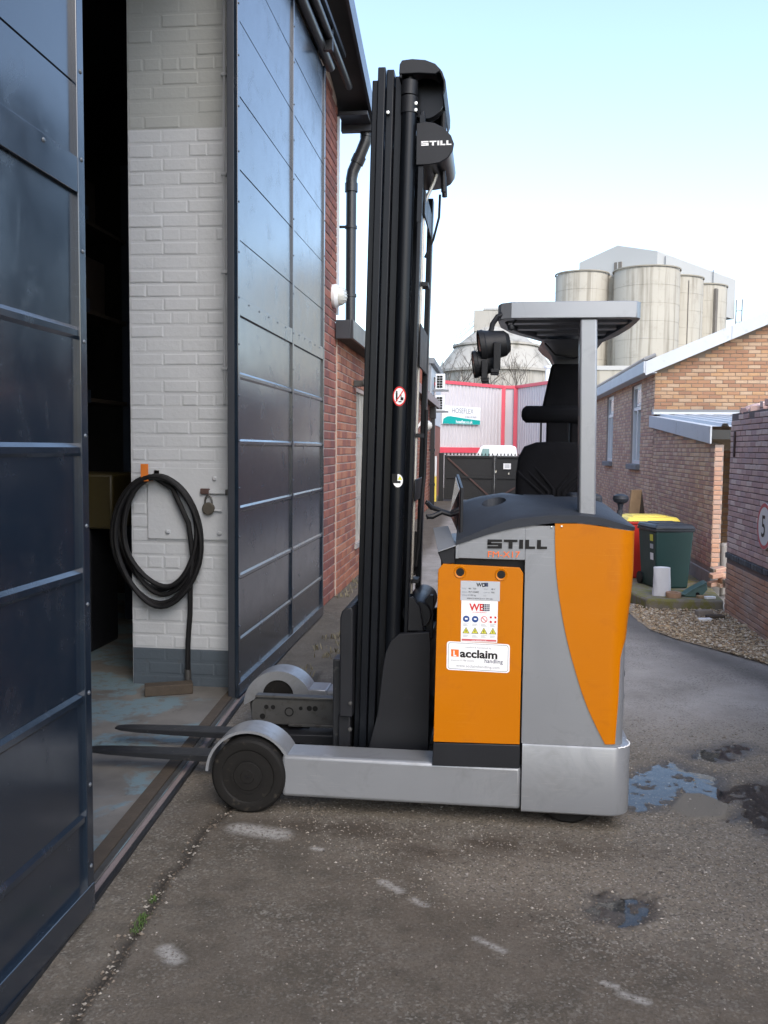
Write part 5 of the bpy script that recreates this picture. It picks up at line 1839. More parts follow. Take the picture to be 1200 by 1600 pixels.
# rear lamps / hooks on the back face
for z in (.50, .60):
    mb = MB(); mb.lathe([(0, .03), (.014, .028), (.02, .015), (.022, 0)], (.572, 3.95, z), (1, 0, 0), 14); mb.build("tow_stud", "plastic_dark", tk)
# silver upper side panel above the battery
mb = MB()
mb.prism([(.1495, 1.121), (-.128, 1.123), (-.134, 1.174), (-.123, 1.184), (-.07, 1.203)] + [(x, interp(x, LOWE) + .002) for x in (-.009, .04, .094, .1495)], 'y', YN + .003, YN + .035)
upper = mb.build("upper_panel", "silver", tk, .002)
# lettering: wide block letters
def still_letters(o, U, V, w, h, mt, parent, name):
    mb = MB()
    def rect(x0, x1, z0, z1):
        o_, U_, V_ = Vector(o), Vector(U), Vector(V)
        mb.add([o_ + U_ * x0 * w + V_ * z0 * h, o_ + U_ * x1 * w + V_ * z0 * h, o_ + U_ * x1 * w + V_ * z1 * h, o_ + U_ * x0 * w + V_ * z1 * h], [(0, 1, 2, 3)])
    t = .27
    rect(0, .245, 1 - t, 1); rect(0, .065, .5, 1 - t); rect(0, .245, .5 - t / 2 + .02, .5 + t / 2 - .02); rect(.18, .245, t, .5 - t / 2 + .02); rect(0, .245, 0, t)
    rect(.275, .505, 1 - t, 1); rect(.357, .423, 0, 1 - t)
    rect(.535, .600, 0, 1)
    rect(.635, .700, t, 1); rect(.635, .800, 0, t)
    rect(.832, .897, t, 1); rect(.832, 1.0, 0, t)
    return mb.build(name, mt, parent, smooth=False)
still_letters((-.004, YN - .001, 1.166), (1, 0, .012), (0, 0, 1), .240, .037, "ink_black", body, "maker_lettering")
mb = MB(); mb.text("FM-X17", (-.004, YN - .001, 1.130), (1, 0, .012), (0, 0, 1), .036, 1.12); mb.build("model_lettering", "ink_orange", upper, smooth=False)

# --- battery and its compartment
MB().box(-.195, .1495, YN + .05, YF - .06, .20, 1.118).build("battery_bay", "truck_black", tk)
bat = thing_b = MB()
mb = bat
mb.prism([(-.213, .350), (.1425, .356), (.1425, 1.068), (.128, 1.090), (-.184, 1.098), (-.203, 1.074)], 'y', YN, YN + .014)
battery = mb.build("battery", "orange_paint", tk, .002)
mb = MB(); mb.prism([(YN + .0145, .35), (YF - .02, .35), (YF - .02, 1.06), (YN + .0145, 1.06)], 'x', -.205, -.1955)
mb.build("battery_end", "orange_paint", battery)
mb = MB(); mb.prism([(-.217, .249), (.145, .257), (.144, .354), (-.2135, .347)], 'y', YN - .004, YN + .30); mb.build("battery_foot", "truck_black", battery, .003)
for x, z in ((-.113, 1.066), (.054, 1.060)):
    mb = MB(); mb.lathe([(.017, .0015), (.0235, .004), (.0255, 0)], (x, YN, z), (0, -1, 0), 24); ring = mb.build("lifting_eye", "orange_paint", battery)
    mb = MB(); mb.lathe([(0, .0012), (.0185, .0012)], (x, YN, z), (0, -1, 0), 24); mb.build("eye_hole", "ink_black", ring)
# stickers on the battery
def quad(mb, x0, x1, z0, z1, y, mi, sl=0.0):
    mb.add([(x0, y, z0 + sl * x0), (x1, y, z0 + sl * x1), (x1, y, z1 + sl * x1), (x0, y, z1 + sl * x0)], [(0, 1, 2, 3)], mi)
YS = YN - .0012
inks = ["ink_silver", "ink_black", "ink_grey", "ink_white", "ink_red", "ink_navy", "ink_blue", "ink_yellow", "ink_pink", "ink_orange"]
K = {n: i for i, n in enumerate(inks)}
mb = MB()
quad(mb, -.110, .050, .950, 1.031, YS, K["ink_silver"])
mb.text("WD", (-.045, YS - .0006, 1.008), (1, 0, 0), (0, 0, 1), .022, .95, K["ink_black"], bold=.0006)
quad(mb, -.014, .002, 1.009, 1.025, YS - .0006, K["ink_navy"])
for r_i, z in enumerate((1.000, .986, .973)):
    mb.text(("TYPE", "SERIAL", "WEIGHT")[r_i], (-.104, YS - .0006, z - .004), (1, 0, 0), (0, 0, 1), .0075, 1, K["ink_grey"])
    mb.text(("48 / 700", "W7150802", "1150 kg")[r_i], (-.078, YS - .0006, z - .004), (1, 0, 0), (0, 0, 1), .0095, 1, K["ink_black"])
    mb.text(("VOLT", "CAP Ah", "KG")[r_i], (-.016, YS - .0006, z - .004), (1, 0, 0), (0, 0, 1), .0075, 1, K["ink_grey"])
    if r_i < 2:
        mb.text(("48 V", "700")[r_i], (.014, YS - .0006, z - .004), (1, 0, 0), (0, 0, 1), .0095, 1, K["ink_black"])
mb.text("SERVICE ADVICE 0121 505 5061", (-.030, YS - .0006, .956), (1, 0, 0), (0, 0, 1), .0078, 1, K["ink_black"], 'CENTER')
mb.build("rating_plate", inks, battery, smooth=False)
mb = MB()
quad(mb, -.106, .043, .7775, .9495, YS, K["ink_white"])
mb.text("WB", (-.072, YS - .0006, .909), (1, 0, 0), (0, 0, 1), .040, .95, K["ink_red"], bold=.0012)
quad(mb, -.018, .010, .908, .937, YS - .0006, K["ink_navy"])
for k in range(1, 4):
    quad(mb, -.018 + .007 * k - .0006, -.018 + .007 * k + .0006, .908, .937, YS - .0009, K["ink_white"])
    quad(mb, -.018, .010, .908 + .00725 * k - .0006, .908 + .00725 * k + .0006, YS - .0010, K["ink_white"])
mb.text("POWERTRONICS", (-.031, YS - .0006, .899), (1, 0, 0), (0, 0, 1), .0068, 1.1, K["ink_red"], 'CENTER')
for c in range(4):
    cx = -.085 + c * .0365
    z = .873
    if c < 2:
        mb.add([(cx + .0135 * math.cos(t), YS - .0006, z + .0135 * math.sin(t)) for t in np.linspace(0, 2 * math.pi, 21)[:-1]], [tuple(range(20))], K["ink_blue"])
        quad(mb, cx - .005, cx + .006, z - .003, z + .004, YS - .0009, K["ink_white"])
    elif c == 2:
        mb.add([(cx + .0135 * math.cos(t), YS - .0006, z + .0135 * math.sin(t)) for t in np.linspace(0, 2 * math.pi, 21)[:-1]], [tuple(range(20))], K["ink_red"])
        mb.add([(cx + .0108 * math.cos(t), YS - .0008, z + .0108 * math.sin(t)) for t in np.linspace(0, 2 * math.pi, 21)[:-1]], [tuple(range(20))], K["ink_white"])
        mb.obox((cx, YS - .0011, z), (.0085, 0, -.0085), (0, .0001, 0), (.001, 0, .001), K["ink_red"])
    else:
        quad(mb, cx - .0135, cx + .0135, z - .0135, z + .0135, YS - .0006, K["ink_red"])
        quad(mb, cx - .005, cx + .005, z - .0135, z + .0135, YS - .0008, K["ink_white"])
        quad(mb, cx - .0135, cx + .0135, z - .005, z + .005, YS - .0009, K["ink_white"])
    z = .825
    mb.add([(cx - .0145, YS - .0006, z - .012), (cx + .0145, YS - .0006, z - .012), (cx, YS - .0006, z + .014)], [(0, 1, 2)], K["ink_black"])
    mb.add([(cx - .0115, YS - .0008, z - .0102), (cx + .0115, YS - .0008, z - .0102), (cx, YS - .0008, z + .0105)], [(0, 1, 2)], K["ink_yellow"])
    quad(mb, cx - .0016, cx + .0016, z - .007, z + .003, YS - .0010, K["ink_black"])
    for zz in (.852, .848, .844, .805, .801, .797):
        quad(mb, cx - .012, cx + .012 - .004 * ((c + int(zz * 1000)) % 3), zz, zz + .0018, YS - .0006, K["ink_silver"])
quad(mb, -.102, .039, .782, .790, YS - .0006, K["ink_pink"])
mb.text("www.wbpower.co.uk", (-.031, YS - .0009, .7835), (1, 0, 0), (0, 0, 1), .007, 1, K["ink_white"], 'CENTER')
for k in range(1, 4):
    quad(mb, -.1035 + k * .0365 - .0004, -.1035 + k * .0365 + .0004, .794, .893, YS - .0007, K["ink_silver"])
mb.build("warning_sheet", inks, battery, smooth=False)
def rrect(x0, x1, z0, z1, r, y, sl):
    p = []
    for cx, cz, a0 in ((x1 - r, z1 - r, 0), (x0 + r, z1 - r, 90), (x0 + r, z0 + r, 180), (x1 - r, z0 + r, 270)):
        for k in range(6):
            a = R(a0 + 18 * k)
            x, z = cx + r * math.cos(a), cz + r * math.sin(a)
            p.append((x, y, z + sl * x))
    return p
mb = MB()
SLP = -.018
mb.add(rrect(-.163, .095, .655, .775, .012, YS - .0002, SLP), [tuple(range(24))[::-1]], K["ink_white"])
mb.add(rrect(-.157, .089, .660, .770, .010, YS - .0005, SLP), [tuple(range(24))[::-1]], K["ink_navy"])
mb.add(rrect(-.1555, .0875, .6615, .7685, .009, YS - .0007, SLP), [tuple(range(24))[::-1]], K["ink_white"])
U_ = (1, 0, SLP)
def zt_(x, z): return z + SLP * x
quad(mb, -.145, -.113, .712, .742, YS - .0009, K["ink_orange"], SLP)
mb.text("L", (-.136, YS - .0012, zt_(-.13, .715)), U_, (0, 0, 1), .030, .8, K["ink_white"], bold=.0014)
mb.text("acclaim", (-.108, YS - .0009, zt_(-.1, .712)), U_, (0, 0, 1), .046, 1.14, K["ink_black"], bold=.0016)
mb.text("handling", (-.008, YS - .0009, zt_(0, .693)), U_, (0, 0, 1), .024, .95, K["ink_navy"], bold=.0003)
mb.text("supplied & maintained by", (-.034, YS - .0009, zt_(-.03, .751)), U_, (0, 0, 1), .0105, 1, K["ink_grey"], 'CENTER')
mb.text("enquiries 01788 503034", (-.146, YS - .0009, zt_(-.14, .694)), U_, (0, 0, 1), .0105, .95, K["ink_grey"])
mb.text("www.acclaimhandling.com", (-.034, YS - .0009, zt_(-.03, .670)), U_, (0, 0, 1), .0165, 1.02, K["ink_grey"], 'CENTER')
mb.build("dealer_sticker", inks, battery, smooth=False)

# --- hood over the side, with a cup recess
mb = MB()
xs_ = list(np.linspace(-.132, .588, 34))
rows = []
for x in xs_:
    zl, zs, zt = interp(x, LOWE) + .0005, interp(x, STRIP), interp(x, HTOP)
    zt = max(zt, zs + .004)
    e = max(0.0, (x - .50) / .088)
    yo = .055 * e ** 2.2
    rows.append([(x, YN - .004 + yo, zl), (x, YN - .006 + yo, zs), (x, YN + .012 + yo, zs + .010 * min(1, (zt - zs) * 30)), (x, YN + .16, zs + (zt - zs) * .62), (x, YN + .30, zt), (x, YN + .44, zt + .002), (x, YN + .47, zt - .03), (x, YN + .47, 1.12), (x, YN + .03 + yo, zl + .001)])
n_ = 9
full = MB()
vv = [p for r in rows for p in r]
ff = []
for j in range(len(rows) - 1):
    for i in range(n_):
        i2 = (i + 1) % n_
        ff.append((j * n_ + i, (j + 1) * n_ + i, (j + 1) * n_ + i2, j * n_ + i2))
ff.append(tuple(range(n_)))
ff.append(tuple(range((len(rows) - 1) * n_, len(rows) * n_))[::-1])
full.add(vv, ff)
hood = full.build("hood", "plastic_dark", tk, angle=28)
_bm = bmesh.new(); _bm.from_mesh(hood.data); bmesh.ops.recalc_face_normals(_bm, faces=_bm.faces); _bm.to_mesh(hood.data); _bm.free()
def cut(target, cutter_mb):
    c = cutter_mb.build("cutter", "plastic_dark", tk)
    _b = bmesh.new(); _b.from_mesh(c.data); bmesh.ops.recalc_face_normals(_b, faces=_b.faces); _b.to_mesh(c.data); _b.free()
    md = target.modifiers.new("cut", 'BOOLEAN')
    md.object = c
    md.operation = 'DIFFERENCE'
    bpy.context.view_layer.update()
    dg = bpy.context.evaluated_depsgraph_get()
    me = bpy.data.meshes.new_from_object(target.evaluated_get(dg))
    target.modifiers.clear()
    target.data = me
    me.polygons.foreach_set("use_smooth", [True] * len(me.polygons))
    me.set_sharp_from_angle(angle=R(28))
    bpy.data.objects.remove(c)
cx_, cy_ = .020, 3.885
cm_ = MB().cyl((cx_, cy_, 1.28), (cx_, cy_, 1.45), .046, .060, 28)
cm_.cyl((.385, 3.80, 1.27), (.385, 3.80, 1.40), .020, .022, 16)
cut(hood, cm_)
# notch block in front of the seat
MB().box(.150, .30, YN + .44, YN + .60, 1.15, 1.36).build("hood_ledge", "plastic_dark", tk, .012)
MB().box(.36, .50, YN + .40, YN + .62, 1.15, 1.372).build("hood_ledge", "plastic_dark", tk, .014)
# control knob at the rear of the cockpit
mb = MB(); mb.lathe([(.010, 0), (.012, .03), (.016, .045), (.034, .055), (.040, .070), (.036, .085), (.018, .094), (0, .096)], (.655, 4.60, 1.258), (0, 0, 1), 20)
mb.tube([(.655, 4.60, 1.27), (.640, 4.58, 1.20), (.56, 4.5, 1.10)], .014, 8)
mb.build("control_knob", "plastic_dark", tk)

# --- screen, bracket and levers at the front of the cockpit
scr = [(-.118, 3.70, 1.41), (-.118, 3.70, 1.205), (-.178, 4.08, 1.27), (-.150, 4.08, 1.455)]
def slab(pts, th, name, mt, parent, nrm=(1, 0, 0), bev=.002):
    n = Vector(nrm).normalized() * th
    mb = MB()
    k = len(pts)
    mb.add([Vector(p) for p in pts] + [Vector(p) + n for p in pts], [tuple(range(k)), tuple(range(k, 2 * k))[::-1]] + [(i, k + i, k + (i + 1) % k, (i + 1) % k) for i in range(k)])
    return mb.build(name, mt, parent, bev)
screen = slab(scr, .012, "display_panel", "truck_black", tk)
cen_ = sum((Vector(p) for p in scr), Vector()) / 4
slab([cen_ + (Vector(p) - cen_) * .90 - Vector((.003, 0, 0)) for p in scr], .002, "display_face", "screen_reflection", screen, bev=0)
slab([(-.205, 3.655, 1.150), (-.133, 3.655, 1.177), (-.176, 3.90, 1.236), (-.241, 3.90, 1.224)], .004, "dash_plate", "silver", tk, (0.3, 0, -1), .001)
slab([(-.133, 3.656, 1.172), (-.133, 3.656, 1.122), (-.120, 3.656, 1.122), (-.120, 3.656, 1.19)], .004, "dash_flange", "silver", tk, (0, 1, 0), .001)
mb = MB(); mb.prism([(-.207, 1.146), (-.136, 1.170), (-.134, 1.100), (-.185, 1.092)], 'y', 3.668, 3.90); mb.build("dash_box", "truck_black", tk, .004)
for k, (y, dx) in enumerate(((4.12, 0), (4.02, .01))):
    mb = MB()
    mb.tube([(-.17 + dx, y, 1.27), (-.22 + dx, y, 1.285), (-.262 + dx, y - .01, 1.30 - k * .035), (-.285 + dx, y - .02, 1.325 - k * .06), (-.280 + dx, y - .02, 1.33 - k * .075)], [.010, .010, .012, .011, .008], 8)
    mb.build("lever", "truck_black", tk)

# --- seat
seat = MB()
ys0 = 4.44
prof = [(.128, 1.20), (.130, 1.45), (.140, 1.53), (.168, 1.585), (.225, 1.606), (.32, 1.611), (.415, 1.606), (.472, 1.585), (.500, 1.53), (.510, 1.45), (.512, 1.20)]
c0 = Vector((.32, 0, 1.36))
rows = []
for s, y in ((1.0, ys0 + .10), (1.0, ys0 + .02), (.985, ys0 + .004), (.95, ys0 - .006), (.80, ys0 - .012), (.5, ys0 - .008)):
    rows.append([(c0.x + (x - c0.x) * s, y, c0.z + (z - c0.z) * s) for x, z in prof])
seat.grid(rows)
seat.add(rows[-1], [tuple(range(len(prof)))])
seat.add(rows[0], [tuple(range(len(prof)))[::-1]])
backrest = seat.build("backrest", "fabric_black", tk, angle=50)
for s in (-1, 1):
    for k, off in enumerate((0, .045, .09)):
        mb = MB()
        mb.tube([(.32 + s * (.012 + off * .55), ys0 - .010, 1.22), (.32 + s * (.012 + off * .55), ys0 - .012, 1.38 - off * .3), (.32 + s * (.07 + off), ys0 - .010, 1.45 - off * .15), (.32 + s * (.105 + off * .9), ys0 - .004, 1.487 - off * .25)], .007, 6)
        mb.build("piping", "fabric_black", backrest)
mb = MB()
mb.box(.14, .50, 4.08, 4.46, 1.08, 1.20)
mb.build("seat_cushion", "fabric_black", tk, .03, 3)
mb = MB(); mb.box(.273, .381, ys0 + .035, ys0 + .075, 1.58, 1.74); mb.build("headrest_stem", "fabric_black", tk, .01)
mb = MB(); mb.box(.390, .50, ys0 + .045, ys0 + .085, 1.58, 1.74); mb.build("headrest_stem", "fabric_black", tk, .01)
mb = MB(); mb.box(.242, .252, ys0 + .05, ys0 + .06, 1.58, 1.72); mb.build("adjuster_rod", "truck_black", tk)
mb = MB()
mb.tube([(.150, ys0 + .05, 1.743), (.156, ys0 + .05, 1.743), (.172, ys0 + .05, 1.743), (.33, ys0 + .05, 1.743), (.47, ys0 + .05, 1.743), (.488, ys0 + .05, 1.743), (.494, ys0 + .05, 1.743)], [.012, .028, .042, .043, .042, .028, .012], 18)
mb.build("headrest", "fabric_black", tk, angle=60)
mb = MB(); mb.prism([(.250, 1.770), (.500, 1.770), (.462, 1.990), (.294, 1.990)], 'y', ys0 + .05, ys0 + .11); mb.build("head_panel", "fabric_black", tk, .012)

# --- overhead guard
GP = [(.022, 3.74), (.034, 3.695), (.075, 3.664), (.15, 3.660), (.53, 3.660), (.565, 3.668), (.583, 3.70), (.586, 3.80), (.582, 3.98), (.565, 4.18), (.53, 4.38), (.475, 4.58), (.44, 4.74), (.30, 4.74), (.285, 4.58), (.25, 4.42), (.17, 4.26), (.08, 4.08), (.035, 3.92)]
gcx = Vector((.33, 4.1))
mb = MB()
k = len(GP)
inn = []
for x, y in GP:
    d = (gcx - Vector((x, y)))
    inn.append((x + d.x / max(d.length, .01) * .045, y + d.y / max(d.length, .01) * .045))
def gz(y):      # slight fall towards the far pillar
    return -.012 * (y - 3.66)
v = [(x, y, 2.092 + gz(y)) for x, y in GP] + [(x, y, 2.158 + gz(y)) for x, y in GP] + [(x, y, 2.158 + gz(y)) for x, y in inn] + [(x, y, 2.092 + gz(y)) for x, y in inn]
f = []
for i in range(k):
    j = (i + 1) % k
    f += [(i, j, k + j, k + i), (k + i, k + j, 2 * k + j, 2 * k + i), (2 * k + i, 2 * k + j, 3 * k + j, 3 * k + i), (3 * k + i, 3 * k + j, j, i)]
mb.add(v, f)
guard = mb.build("overhead_guard", "silver", tk, .006, 2, angle=30)
mb = MB()
mb.add([(x, y, 2.113 + gz(y)) for x, y in inn], [tuple(range(k))])
mb.add([(x, y, 2.150 + gz(y)) for x, y in inn], [tuple(range(k))])
mb.build("roof_plate", "silver", guard)
def span(y, poly):
    xs = []
    for i in range(len(poly)):
        (x0, y0), (x1, y1) = poly[i], poly[(i + 1) % len(poly)]
        if (y0 - y) * (y1 - y) < 0:
            xs.append(x0 + (x1 - x0) * (y - y0) / (y1 - y0))
    return min(xs), max(xs)
for y in (3.84, 4.03, 4.22):
    a, b = span(y, inn)
    MB().box(a + .004, b - .004, y - .030, y + .030, 2.094, 2.112).build("roof_bar", "silver", guard, .003)
mb = MB(); mb.prism([(.346, 2.093), (.414, 2.093), (.428, 1.272), (.361, 1.272)], 'y', YN + .012, YN + .085); mb.build("guard_post", "silver", tk, .008, 3)
mb = MB(); mb.box(.352, .436, YN + .006, YN + .010, 1.268, 1.284); mb.build("post_foot", "silver", tk, .002)
# far pillar: flared at the guard, narrowing behind the seat
mb = MB()
rows = []
for z, x0, x1, y0, y1 in ((2.085, .235, .52, 4.30, 4.735), (2.06, .255, .505, 4.42, 4.73), (2.03, .290, .48, 4.52, 4.72), (1.99, .312, .455, 4.58, 4.70), (1.9, .316, .45, 4.60, 4.70), (1.2, .316, .45, 4.60, 4.70)):
    rows.append([(x0, y0, z), (x1, y0, z), (x1, y1, z), (x0, y1, z), (x0, y0, z)])
mb.grid(rows)
mb.build("rear_pillar", "silver", guard, .004)
mb = MB(); mb.tube([(.25, 4.34, 2.07), (.30, 4.44, 2.03), (.40, 4.52, 2.02), (.46, 4.50, 2.03)], .005, 6); mb.build("guard_cable", "truck_black", guard)
mb = MB(); mb.lathe([(0, .018), (.09, .016), (.10, .006), (.10, 0)], (.36, 4.0, 2.150), (0, 0, 1), 24); mb.build("beacon_base", "truck_black", guard)
MB().cyl((.26, 3.93, 2.15), (.26, 3.93, 2.182), .008, n=8).build("beacon_pin", "truck_black", guard)
# --- two work lamps at the tip of the guard
def lamp(c, ax, r, d, name):
    mb = MB()
    mb.lathe([(0, -.02), (r * .55, -.018), (r * .8, .0), (r * .92, d * .5), (r, d * .78), (r * 1.06, d * .82), (r * 1.06, d), (r * .97, d * 1.02)], c, ax, 30)
    l = mb.build(name, "work_lamp", tk, angle=30)
    mb = MB(); mb.lathe([(0, d * .99), (r * .98, d * .99)], c, ax, 30); mb.build("lens", "glass_dark", l)
    return l, Vector(c), Vector(ax).normalized()
l1, c1, a1 = lamp((.052, 3.70, 1.998), (-1, -.10, -.16), .064, .105, "work_lamp")
l2, c2, a2 = lamp((.000, 3.70, 1.922), (-1, -.10, -.14), .052, .075, "work_lamp")
mb = MB(); mb.box(.005, .035, 3.625, 3.645, 1.885, 1.995); mb.box(-.005, .030, 3.62, 3.74, 1.872, 1.890); mb.build("lamp_bracket", "work_lamp", l1, .004)
mb = MB(); mb.box(-.042, -.015, 3.640, 3.655, 1.845, 1.925); mb.box(-.040, -.01, 3.64, 3.74, 1.838, 1.856); mb.build("lamp_bracket", "work_lamp", l2, .004)
mb = MB(); mb.tube([(.045, 3.70, 2.115), (.020, 3.70, 2.105), (.000, 3.70, 2.075), (-.006, 3.70, 2.04), (.004, 3.70, 2.0)], .011, 10)
mb.tube([(-.006, 3.70, 2.05), (-.030, 3.70, 2.00), (-.048, 3.70, 1.94), (-.050, 3.70, 1.90)], .010, 8)
mb.build("lamp_arm", "truck_black", tk)
mb = MB(); mb.lathe([(0, -.014), (.012, -.010), (.015, 0), (.012, .010), (0, .014)], (.075, 3.70, 2.062), (0, 0, 1), 14); mb.tube([(.075, 3.70, 2.062), (.088, 3.71, 2.085), (.10, 3.72, 2.10)], .004, 6); mb.build("indicator", "truck_black", tk)

# ------------------------------------------------------------------ mast
LEAN = .0205
def lp(x, z):
    return x + LEAN * (z - 1.0)
def lean(mb, x0, x1, y0, y1, z0, z1, mi=0):
    v = []
    for z in (z0, z1):
        v += [(lp(x0, z), y0, z), (lp(x1, z), y0, z), (lp(x1, z), y1, z), (lp(x0, z), y1, z)]
    return mb.add(v, [(3, 2, 1, 0), (4, 5, 6, 7), (0, 1, 5, 4), (1, 2, 6, 5), (2, 3, 7, 6), (3, 0, 4, 7)], mi)
def sideY(y, far):
    return (8.50 - y) if far else y
def side_rails(far):
    top = 3.205 if not far else 3.05
    def L(name, x0, x1, y0, y1, z0, z1, mt="mast_black", bev=.004):
        a, b = sorted((sideY(y0, far), sideY(y1, far)))
        mb = MB(); lean(mb, x0, x1, a, b, z0, z1)
        return mb.build(name, mt, tk, bev)
    L("mast_flange", -.582, -.556, 3.985, 4.03, .14, 3.165 if not far else 3.0)
    L("mast_channel", -.554, -.5205, 3.948, 4.03, .16, top)
    L("mast_channel", -.517, -.4845, 3.962, 4.03, .16, top - .006)
    L("mast_web", -.4835, -.405, 4.000, 4.03, .16, top - .02)
    L("mast_channel", -.366 if not far else -.361, -.347 if not far else -.334, 3.955, 4.03, .16, 3.02 if not far else 2.79)
    z1 = 3.02 if not far else 2.95
    mb = MB(); mb.cyl((lp(-.4155, .5), sideY(3.968, far), .5), (lp(-.4155, z1), sideY(3.968, far), z1), .0335, n=22)
    c = mb.build("lift_cylinder", "mast_black", tk)
    mb = MB()
    mb.cyl((lp(-.4155, 3.0), sideY(3.968, far), z1 - .01), (lp(-.4155, z1 + .06), sideY(3.968, far), z1 + .06), .037, n=22)
    mb.cyl((lp(-.4155, 3.0), sideY(3.968, far), z1 + .066), (lp(-.4155, z1 + .12), sideY(3.968, far), z1 + .125), .036, n=22)
    mb.cyl((lp(-.4155, 3.0), sideY(3.968, far), z1 + .12), (lp(-.4155, z1 + .17), sideY(3.968, far), z1 + .165), .014, n=14)
    mb.build("cylinder_collar", "truck_black", c)
    return c
cyl_near = side_rails(False)
side_rails(True)
for x, z in ((-.350, 3.046), (-.350, 3.018), (-.470, 3.012)):
    mb = MB(); mb.lathe([(0, .012), (.007, .011), (.009, 0)], (lp(x, z) - .035, 3.952, z), (0, -1, 0), 10); mb.build("clamp_bolt", "chrome", cyl_near)
for z0, z1 in ((2.60, 2.71), (1.935, 2.125), (1.33, 1.43)):
    mb = MB()
    lean(mb, -.345, -.338, 4.031, 4.469, z0, z1)
    mb.build("mast_tie", "truck_black", tk, .003)
mb = MB()
for z in (3.06, .45):
    lean(mb, -.52, -.42, 4.03, 4.47, z, z + .09)
mb.build("mast_crossbeam", "mast_black", tk, .004)
mb = MB()
mb.tube([(lp(-.351, z), 4.10, z) for z in (.90, 1.6, 2.4, 2.66)] + [(-.275, 4.12, 2.76), (-.262, 4.12, 2.80)], .0085, 8)
mb.build("hydraulic_pipe", "pipe_steel", tk)
mb = MB()
mb.tube([(-.298, 4.2, 1.75), (-.305, 4.2, 1.45), (-.318, 4.18, 1.28), (-.325, 4.16, 1.12), (-.335, 4.14, 1.02), (-.343, 4.14, .98), (-.347, 4.15, 1.05), (-.335, 4.18, 1.18)], .009, 8)
mb.build("hydraulic_hose", "rubber", tk)
mb = MB()
mb.tube([(-.247, 4.16, 2.72), (-.250, 4.16, 2.62), (-.275, 4.16, 2.52), (-.312, 4.16, 2.44)], .006, 6)
mb.build("hydraulic_hose", "rubber", tk)
for z in (2.30, 1.62, .95):
    MB().box(lp(-.35, z), lp(-.318, z), 4.085, 4.18, z, z + .018).build("pipe_clip", "truck_black", tk)
# curved guard over the top pulleys
mb = MB()
out = [(-.416, 3.150), (-.414, 3.205), (-.404, 3.222), (-.36, 3.226), (-.305, 3.220), (-.262, 3.203), (-.232, 3.172), (-.217, 3.133), (-.217, 3.095), (-.226, 3.070)]
inn_ = [(-.232, 3.075), (-.226, 3.095), (-.227, 3.130), (-.241, 3.164), (-.268, 3.190), (-.308, 3.206), (-.36, 3.211), (-.396, 3.207), (-.402, 3.195), (-.404, 3.150)]
mb.prism(out + inn_, 'y', 3.935, 4.40)
cov = mb.build("pulley_guard", "truck_black", tk, .004, angle=40)
mb = MB()
mb.prism([(-.416, 3.165), (-.414, 3.205), (-.404, 3.222), (-.36, 3.226), (-.305, 3.220), (-.262, 3.203), (-.236, 3.176), (-.26, 3.160), (-.33, 3.166)], 'y', 3.930, 3.950)
mb.build("guard_cheek", "truck_black", cov, .003)
for y in (4.08, 4.24):
    mb = MB(); mb.lathe([(0, -.03), (.085, -.03), (.085, -.022), (.070, -.012), (.070, .012), (.085, .022), (.085, .03), (0, .03)], (-.31, y, 3.105), (0, 1, 0), 26); mb.build("pulley", "mast_black", tk)
mb = MB()
mb.tube([(-.236, 4.12, 3.08), (-.236, 4.12, 2.9), (-.228, 4.12, 2.72)], .012, 8)
mb.tube([(-.236, 4.20, 3.08), (-.236, 4.20, 2.9), (-.228, 4.20, 2.72)], .012, 8)
mb.build("mast_hose", "rubber", tk)
# D-shaped hose drum with lettering
D = [(-.339, 2.962), (-.300, 2.968), (-.262, 2.961), (-.222, 2.940), (-.190, 2.906), (-.177, 2.872), (-.182, 2.843), (-.202, 2.814), (-.238, 2.794), (-.285, 2.787), (-.340, 2.786)]
mb = MB(); mb.prism(D, 'y', 3.940, 3.952); drum = mb.build("drum_plate", "truck_black", tk, .003)
mb = MB(); mb.prism([(-.30 + (x + .30) * .93, 2.87 + (z - 2.87) * .90) for x, z in D], 'y', 3.953, 4.36); mb.build("hose_drum", "mast_black", drum, .006, angle=40)
still_letters((-.318, 3.9385, 2.866), (1, 0, 0), (0, 0, 1), .130, .0195, "ink_white", drum, "drum_lettering")
mb = MB()
lean(mb, -.366, -.345, 3.952, 3.957, 2.55, 3.0)
mb.build("drum_bracket", "mast_black", drum)
# warning stickers on the cylinder
def oval(mb, x, y, z, a, b, mi, n=28):
    mb.add([(x + a * math.cos(t), y, z + b * math.sin(t)) for t in np.linspace(0, 2 * math.pi, n + 1)[:-1]], [tuple(range(n))], mi)
mb = MB()
sx, sz, sy = lp(-.4155, 1.797), 1.797, 3.9335
oval(mb, sx, sy, sz, .0290, .0430, 0); oval(mb, sx, sy - .0004, sz, .0240, .0360, 1)
mb.obox((sx, sy - .0012, sz), (.0165, 0, .0250), (0, .0001, 0), (-.0018, 0, .0018), 0)
mb.box(sx - .016, sx - .008, sy - .0008, sy - .0007, sz - .022, sz + .016, 2); oval(mb, sx - .012, sy - .0008, sz + .020, .0035, .005, 2, 10)
mb.box(sx + .005, sx + .009, sy - .0008, sy - .0007, sz - .018, sz + .010, 2); mb.box(sx + .009, sx + .018, sy - .0008, sy - .0007, sz - .018, sz - .004, 2); mb.box(sx - .004, sx + .010, sy - .0008, sy - .0007, sz - .026, sz - .021, 2)
mb.build("prohibition_sticker", ["ink_red", "ink_white", "ink_black"], cyl_near, smooth=False)
mb = MB()
sx, sz = lp(-.4155, 1.427) + .005, 1.427
oval(mb, sx, sy, sz, .022, .029, 0)
mb.box(sx - .026, sx - .002, sy - .0006, sy - .0005, sz - .004, sz + .03, 2); mb.box(sx - .026, sx + .012, sy - .0009, sy - .0008, sz - .011, sz - .001, 2)
